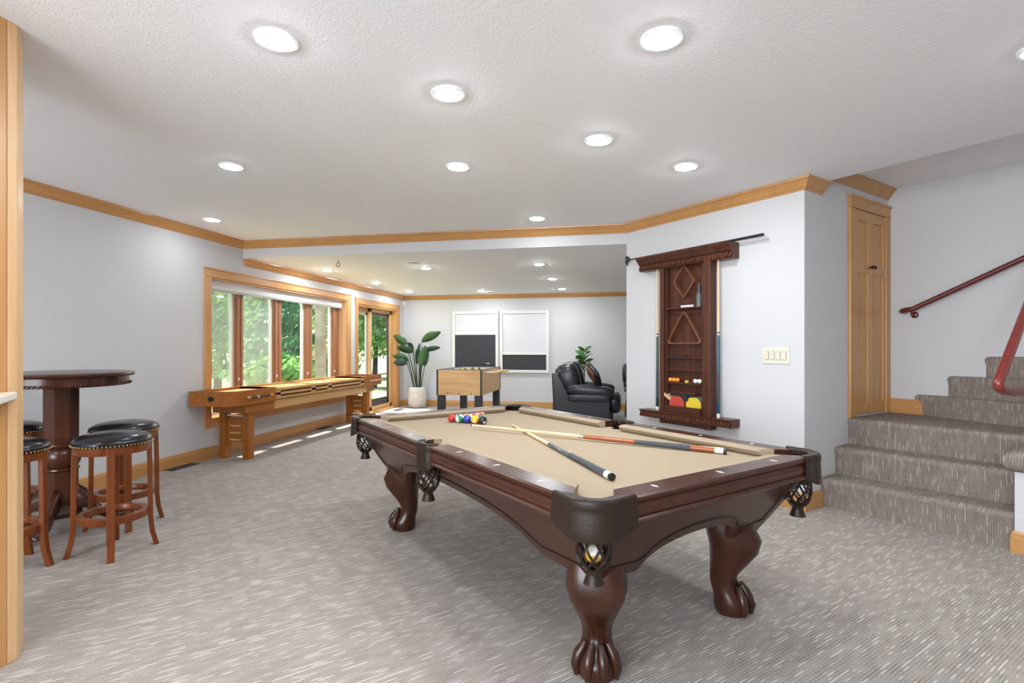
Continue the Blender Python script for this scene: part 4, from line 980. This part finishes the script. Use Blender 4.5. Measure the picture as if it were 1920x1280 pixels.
# ------------------------------------------------------------------ framed panels on the back wall
def art(x0, x1, z0, z1, zs, label):
    t = thing('wall_art',label,'wall art',(0,YB,0),0,'framed black and white panels'); fw = 0.055
    for a in ((x0,z0,x0+fw,z1),(x1-fw,z0,x1,z1),(x0+fw,z0,x1-fw,z0+fw),(x0+fw,z1-fw,x1-fw,z1)): box('frame_bar','frame_white',a[0],-0.045,a[1],a[2],-0.001,a[3],t,bevel=0.004)
    box('white_field','canvas_white',x0+fw,-0.022,zs+0.03,x1-fw,-0.001,z1-fw,t)
    box('middle_bar','frame_white',x0+fw,-0.035,zs-0.03,x1-fw,-0.001,zs+0.03,t)
    box('black_field','chalkboard',x0+fw,-0.022,z0+fw,x1-fw,-0.001,zs-0.03,t)
art(-3.274,-2.325,0.693,1.91,1.47,'left framed panel with a tall black lower field and short white top')
art(-2.295,-1.317,0.693,1.907,1.075,'right framed panel with a large white field and low black band')

# ------------------------------------------------------------------ plants
def leaf(m, basep, tip, width, droop=0.1, n=8, fold=0.25, roll=0.0):
    a, b = Vector(basep), Vector(tip); d = b-a; L_ = d.length; t = d.normalized()
    side = t.cross(Vector((0,0,1))); side = side.normalized() if side.length > 0.05 else Vector((1,0,0)); up = side.cross(t); side, up = side*math.cos(R_(roll))+up*math.sin(R_(roll)), up*math.cos(R_(roll))-side*math.sin(R_(roll))
    vs_ = []; fs_ = []
    for i in range(n+1):
        s = i/n; w = width*(math.sin(math.pi*min(1,s*0.92+0.04))**0.75)*(1-0.25*s); c = a+d*s+Vector((0,0,-droop*L_*s*s))
        vs_ += [tuple(c-side*w+up*w*fold),tuple(c),tuple(c+side*w+up*w*fold)]
    for i in range(n):
        k = i*3; fs_ += [(k,k+1,k+4,k+3),(k+1,k+2,k+5,k+4)]
    m.add(vs_,fs_)
def leaf_obj(name, mat, parent, *a, **k):
    m = MB(); leaf(m,*a,**k); o = m.build(name,mat,parent,smooth=70)
    md = o.modifiers.new('thick','SOLIDIFY'); md.thickness = 0.002; return o
bp_ = thing('bird_of_paradise_plant','tall potted bird of paradise plant in a pale woven pot by the patio door','plant',(-3.90,9.86,0))
MB().lathe([(0.10,0.0),(0.135,0.03),(0.165,0.12),(0.172,0.22),(0.165,0.32),(0.145,0.40),(0.140,0.41),(0.130,0.40),(0.130,0.36),(0.001,0.36)],32).build('pot','pot_weave',bp_,smooth=50)
pw = MB()
for j in range(12):
    for i in range(24):
        a = 2*math.pi*(i+0.5*(j%2))/24; z = 0.03+j*0.031; r_ = 0.128+0.045*math.sin(math.pi*min(1,(z+0.06)/0.50))
        pw.ell((r_*math.cos(a),r_*math.sin(a),z),(0.018,0.018,0.011),6,4)
pw.build('pot_cobbles','pot_weave',bp_,smooth=70,kind='stuff')
LV = [((-0.02,0.02,0.36),(-0.20,-0.05,1.22),(-0.45,-0.10,1.47),0.085,'leaf_mid'),((0.05,0.0,0.36),(0.10,0.0,1.30),(0.50,-0.05,1.55),0.075,'leaf_mid'),((0.0,-0.02,0.36),(-0.08,-0.02,1.10),(-0.38,-0.1,1.23),0.08,'leaf_dark'),
      ((-0.06,0.0,0.36),(-0.16,-0.05,0.93),(-0.46,-0.12,1.06),0.075,'leaf_mid'),((-0.07,0.02,0.36),(-0.18,-0.08,0.88),(-0.43,-0.15,0.92),0.075,'leaf_blue'),((0.02,0.05,0.36),(0.02,0.06,0.95),(0.03,0.08,1.32),0.085,'leaf_dark'),
      ((0.04,-0.03,0.36),(0.10,-0.1,0.80),(0.22,-0.12,1.28),0.075,'leaf_mid'),((0.06,0.02,0.36),(0.16,0.0,0.82),(0.22,0.05,1.15),0.07,'leaf_blue'),((0.03,0.03,0.36),(0.13,0.06,1.12),(0.44,0.1,1.23),0.05,'leaf_dark'),((-0.02,0.05,0.36),(-0.04,0.05,0.85),(-0.06,0.1,1.18),0.07,'leaf_blue'),((-0.03,0.03,0.36),(-0.10,0.05,1.13),(-0.25,0.1,1.30),0.07,'leaf_dark')]
for s0_,s1_,tp,w_,mt in LV:
    so = MB().tube([s0_,((s0_[0]*0.6+s1_[0]*0.4),(s0_[1]*0.6+s1_[1]*0.4),(s0_[2]+s1_[2])/2),s1_],[0.013,0.010,0.006],7).build('stem','stem',bp_,smooth=60)
    leaf_obj('leaf',mt,so,s1_,tp,w_*1.35,droop=0.12,roll=62 if tp[0] > s1_[0] else -62)
fg = thing('fiddle_leaf_fig','small potted fiddle leaf fig standing behind the black armchair','plant',(-0.597,9.35,0))
MB().lathe([(0.10,0),(0.13,0.02),(0.15,0.28),(0.14,0.29),(0.13,0.27),(0.001,0.26)],24).build('pot','frame_white',fg,smooth=50)
tr = MB().tube([(0,0,0.26),(0.01,0,0.6),(0,0,1.05)],[0.014,0.011,0.006],8).build('trunk','bark',fg,smooth=60)
random.seed(3)
for i in range(22):
    z = 0.78+0.36*i/21; a = i*2.4; r_ = 0.04; ln = 0.15-0.05*i/21
    leaf_obj('leaf','leaf_fig' if i%3 else 'leaf_mid',tr,(r_*0.3*math.cos(a),r_*0.3*math.sin(a),z),((r_+ln)*math.cos(a),(r_+ln)*math.sin(a),z+0.06+0.05*random.random()),0.055,droop=0.15,n=6,roll=random.uniform(-60,60))

# ------------------------------------------------------------------ armchairs
ac = thing('armchair','overstuffed black leather armchair facing right beyond the pool table','armchair',(-0.50,8.45,0))
def cush(name, c, r, mat='black_leather', e=0.5, rot=None, par=None, nu=28, nv=16):
    return MB().ell(c,r,nu,nv,e,e,rot).build(name,mat,par or ac,smooth=80)
# frame: back shell leaning, side panels
def side_panel(y0, y1):
    pl = [(-0.46,0.0),(0.38,0.0),(0.38,0.47),(-0.24,0.47),(-0.40,0.80),(-0.50,0.80)]
    n = len(pl); return MB().add([(x,y0,z) for x,z in pl]+[(x,y1,z) for x,z in pl],[tuple(range(n)),tuple(range(2*n-1,n-1,-1))]+[(i,(i+1)%n,(i+1)%n+n,i+n) for i in range(n)]).build('side_panel','black_leather',ac,bevel=0.02,seg=3)
side_panel(-0.45,-0.28); side_panel(0.28,0.45)
MB().prism([(-0.50,-0.30),(-0.40,-0.30),(-0.40,0.30),(-0.50,0.30)],0.05,0.80).build('back_shell','black_leather',ac,bevel=0.02)
MB().box(-0.42,-0.29,0.08,0.34,0.29,0.36).build('base','black_leather',ac,bevel=0.02)
Ry = Matrix.Rotation(R_(-14),3,'Y')
cush('back_cushion',(-0.27,-0.16,0.70),(0.19,0.20,0.24),rot=Ry,e=0.62); cush('back_cushion',(-0.24,0.15,0.72),(0.19,0.20,0.24),rot=Ry,e=0.62)
cush('seat_cushion',(0.06,0,0.42),(0.36,0.28,0.10),e=0.45)
for sy in (-1,1):
    cush('arm_pad',(0.08,sy*0.365,0.535),(0.36,0.12,0.085),e=0.55,rot=Matrix.Rotation(R_(4),3,'Y'))
    cush('arm_roll',(0.06,sy*0.42,0.43),(0.32,0.06,0.06),e=0.4)
cush('footrest',(0.43,0,0.33),(0.11,0.30,0.16),e=0.6)
box('front_panel','black_leather',0.34,-0.30,0.05,0.42,0.30,0.22,ac,bevel=0.02)
pi = thing('throw_pillow','brown and black throw pillow with a white edge leaning in the armchair','pillow',(-0.38,8.38,0.60),R_(20))
rt = Matrix.Rotation(R_(62),3,'Y') @ Matrix.Rotation(R_(38),3,'Z')
MB().ell((0,0,0.16),(0.19,0.19,0.05),24,10,0.7,0.45,rt).build('pillow_body','black_leather',pi,smooth=80)
MB().ell((-0.012,0,0.175),(0.165,0.165,0.052),24,10,0.7,0.45,rt).build('brown_patch','pillow_brown',pi,smooth=80)
MB().tube([tuple(rt @ Vector((0.18*c_,0.18*s_2,0.0))+Vector((0,0,0.16))) for c_,s_2 in ((1,-1),(1,0),(1,1))],0.014,8).build('white_edge','pillow_white',pi,smooth=60)
c2 = thing('desk_chair','black padded chair partly visible past the edge of the angled wall','chair',(0.32,9.45,0))
cush('backrest',(-0.20,0,0.74),(0.06,0.22,0.16),par=c2,e=0.55); cush('seat_pad',(0.03,0,0.46),(0.26,0.24,0.06),par=c2,e=0.5); cush('arm_pad',(-0.03,-0.25,0.57),(0.20,0.035,0.035),par=c2)
for sx in (-1,1):
    for sy in (-1,1): MB().tube([(sx*0.18+0.02,sy*0.17,0.45),(sx*0.22+0.02,sy*0.20,0.0)],[0.02,0.015],8).build('leg','foos_black',c2)
MB().tube([(-0.20,0,0.48),(-0.23,0,0.68)],0.025,8).build('back_post','foos_black',c2); MB().tube([(-0.05,-0.25,0.46),(-0.05,-0.25,0.56)],0.015,8).build('arm_post','foos_black',c2)

# ------------------------------------------------------------------ outdoors: ground, hillside, porch post, trees
MB().add([(-4.6,-8,-0.15),(-4.6,30,-0.15),(-13,30,-0.3),(-13,-8,-0.3)],[(0,1,2,3)]).build('lawn','ground_outside',kind='structure')
hl = MB(); NX, NY = 14, 30
for i in range(NX+1):
    for j in range(NY+1):
        x = -12.5-i*1.6; y = -8+j*1.6; hl.v.append((x,y,-0.3+0.42*i+0.5*math.sin(j*0.9+i)*min(1,i/3)+0.3*math.sin(i*1.7+j*0.4)))
for i in range(NX):
    for j in range(NY):
        k = i*(NY+1)+j; hl.f.append((k,k+1,k+NY+2,k+NY+1))
hl.build('hillside','hill_scrub',smooth=80,kind='structure')
pp = thing('porch_post','weathered square wooden porch post outside the long window','post',(-5.55,9.12,-0.15))
box('post_shaft','porch_wood',-0.075,-0.075,0,0.075,0.075,3.0,pp,bevel=0.006); box('post_base','porch_wood',-0.10,-0.10,0,0.10,0.10,0.12,pp,bevel=0.006)
def tree(x, y, h, r, mat, nleaf, label, conifer, size=0.10, z0=-0.3):
    t = thing('tree',label,'tree',(x,y,z0),0,'trees outside the windows')
    MB().tube([(0,0,0),(0.05*h*0.3,0.02,h*0.4),(0,0,h*0.97)],[0.018*h+0.02,0.012*h+0.015,0.01],8).build('trunk','bark',t,smooth=60)
    br = MB()
    for k in range(9):
        a = k*2.4; z = h*(0.25+0.08*k); rr = r*(1-0.55*k/9)
        br.tube([(0,0,z),(rr*0.8*math.cos(a),rr*0.8*math.sin(a),z+(0.05 if conifer else 0.25)*h*0.4)],[0.02,0.004],5)
    br.build('branches','bark',t,kind='stuff')
    m = MB()
    for _ in range(nleaf):
        a = random.uniform(0,2*math.pi)
        if conifer:
            u = random.random(); z = h*(0.12+0.88*u); rr = r*(1-u)**0.8*(0.25+0.75*random.random()**0.5)*(0.75+0.25*math.sin(u*38))
        else:
            q = Vector((random.gauss(0,1),random.gauss(0,1),random.gauss(0,1))).normalized()*random.random()**0.4
            z = h*0.62+q.z*h*0.40; rr = r*math.hypot(q.x,q.y)*(0.8+0.2*math.sin(a*5+z*4))
        c = Vector((rr*math.cos(a),rr*math.sin(a),z)); n1 = Vector((random.gauss(0,1),random.gauss(0,1),random.gauss(0,1))).normalized(); n2 = n1.orthogonal().normalized()
        s = size*random.uniform(0.6,1.3); n3 = n1.cross(n2)
        m.add([c-n2*s,c+n3*s*0.45,c+n2*s,c-n3*s*0.45],[(0,1,2,3)])
    me = bpy.data.meshes.new('foliage'); me.from_pydata(m.v,[],m.f); me.materials.append(MATS[mat])
    o = bpy.data.objects.new('foliage',me); COL.objects.link(o); o.parent = t; o['kind'] = 'stuff'
random.seed(11)
for x,y,h_,r_,mt,nl_,lb,cf in [(-9.6,13.2,5.5,1.9,'foliage_b',7000,'dark green pine seen through the third window pane',True),(-8.6,9.6,3.6,1.2,'foliage_a',2600,'young bright green tree seen through the left window pane',False),
    (-12.5,14.6,6.0,2.2,'foliage_a',2200,'broad leafy tree seen through the second window pane',False),(-12.5,22.5,6.5,2.3,'foliage_a',6500,'leafy tree standing behind the pine, toward the patio door',False),(-8.3,17.0,4.8,1.5,'foliage_a',6000,'bright leafy tree seen through the patio door',False),
    (-16.0,17.5,7.5,2.6,'foliage_c',2500,'pale yellow green tree on the hillside',False),(-16.5,25.0,7.5,2.8,'foliage_b',6000,'tall conifer on the hillside, rightmost outside',True),
    (-8.0,11.4,1.3,0.9,'foliage_a',2500,'low bush below the second window pane',False),(-9.0,15.5,1.5,1.0,'foliage_c',2500,'low yellowish bush between the pine and the porch post',False),(-7.6,20.0,3.8,1.4,'foliage_b',4500,'small dark tree beside the patio view',False)]:
    tree(x,y,h_,r_,mt,nl_,lb,cf)
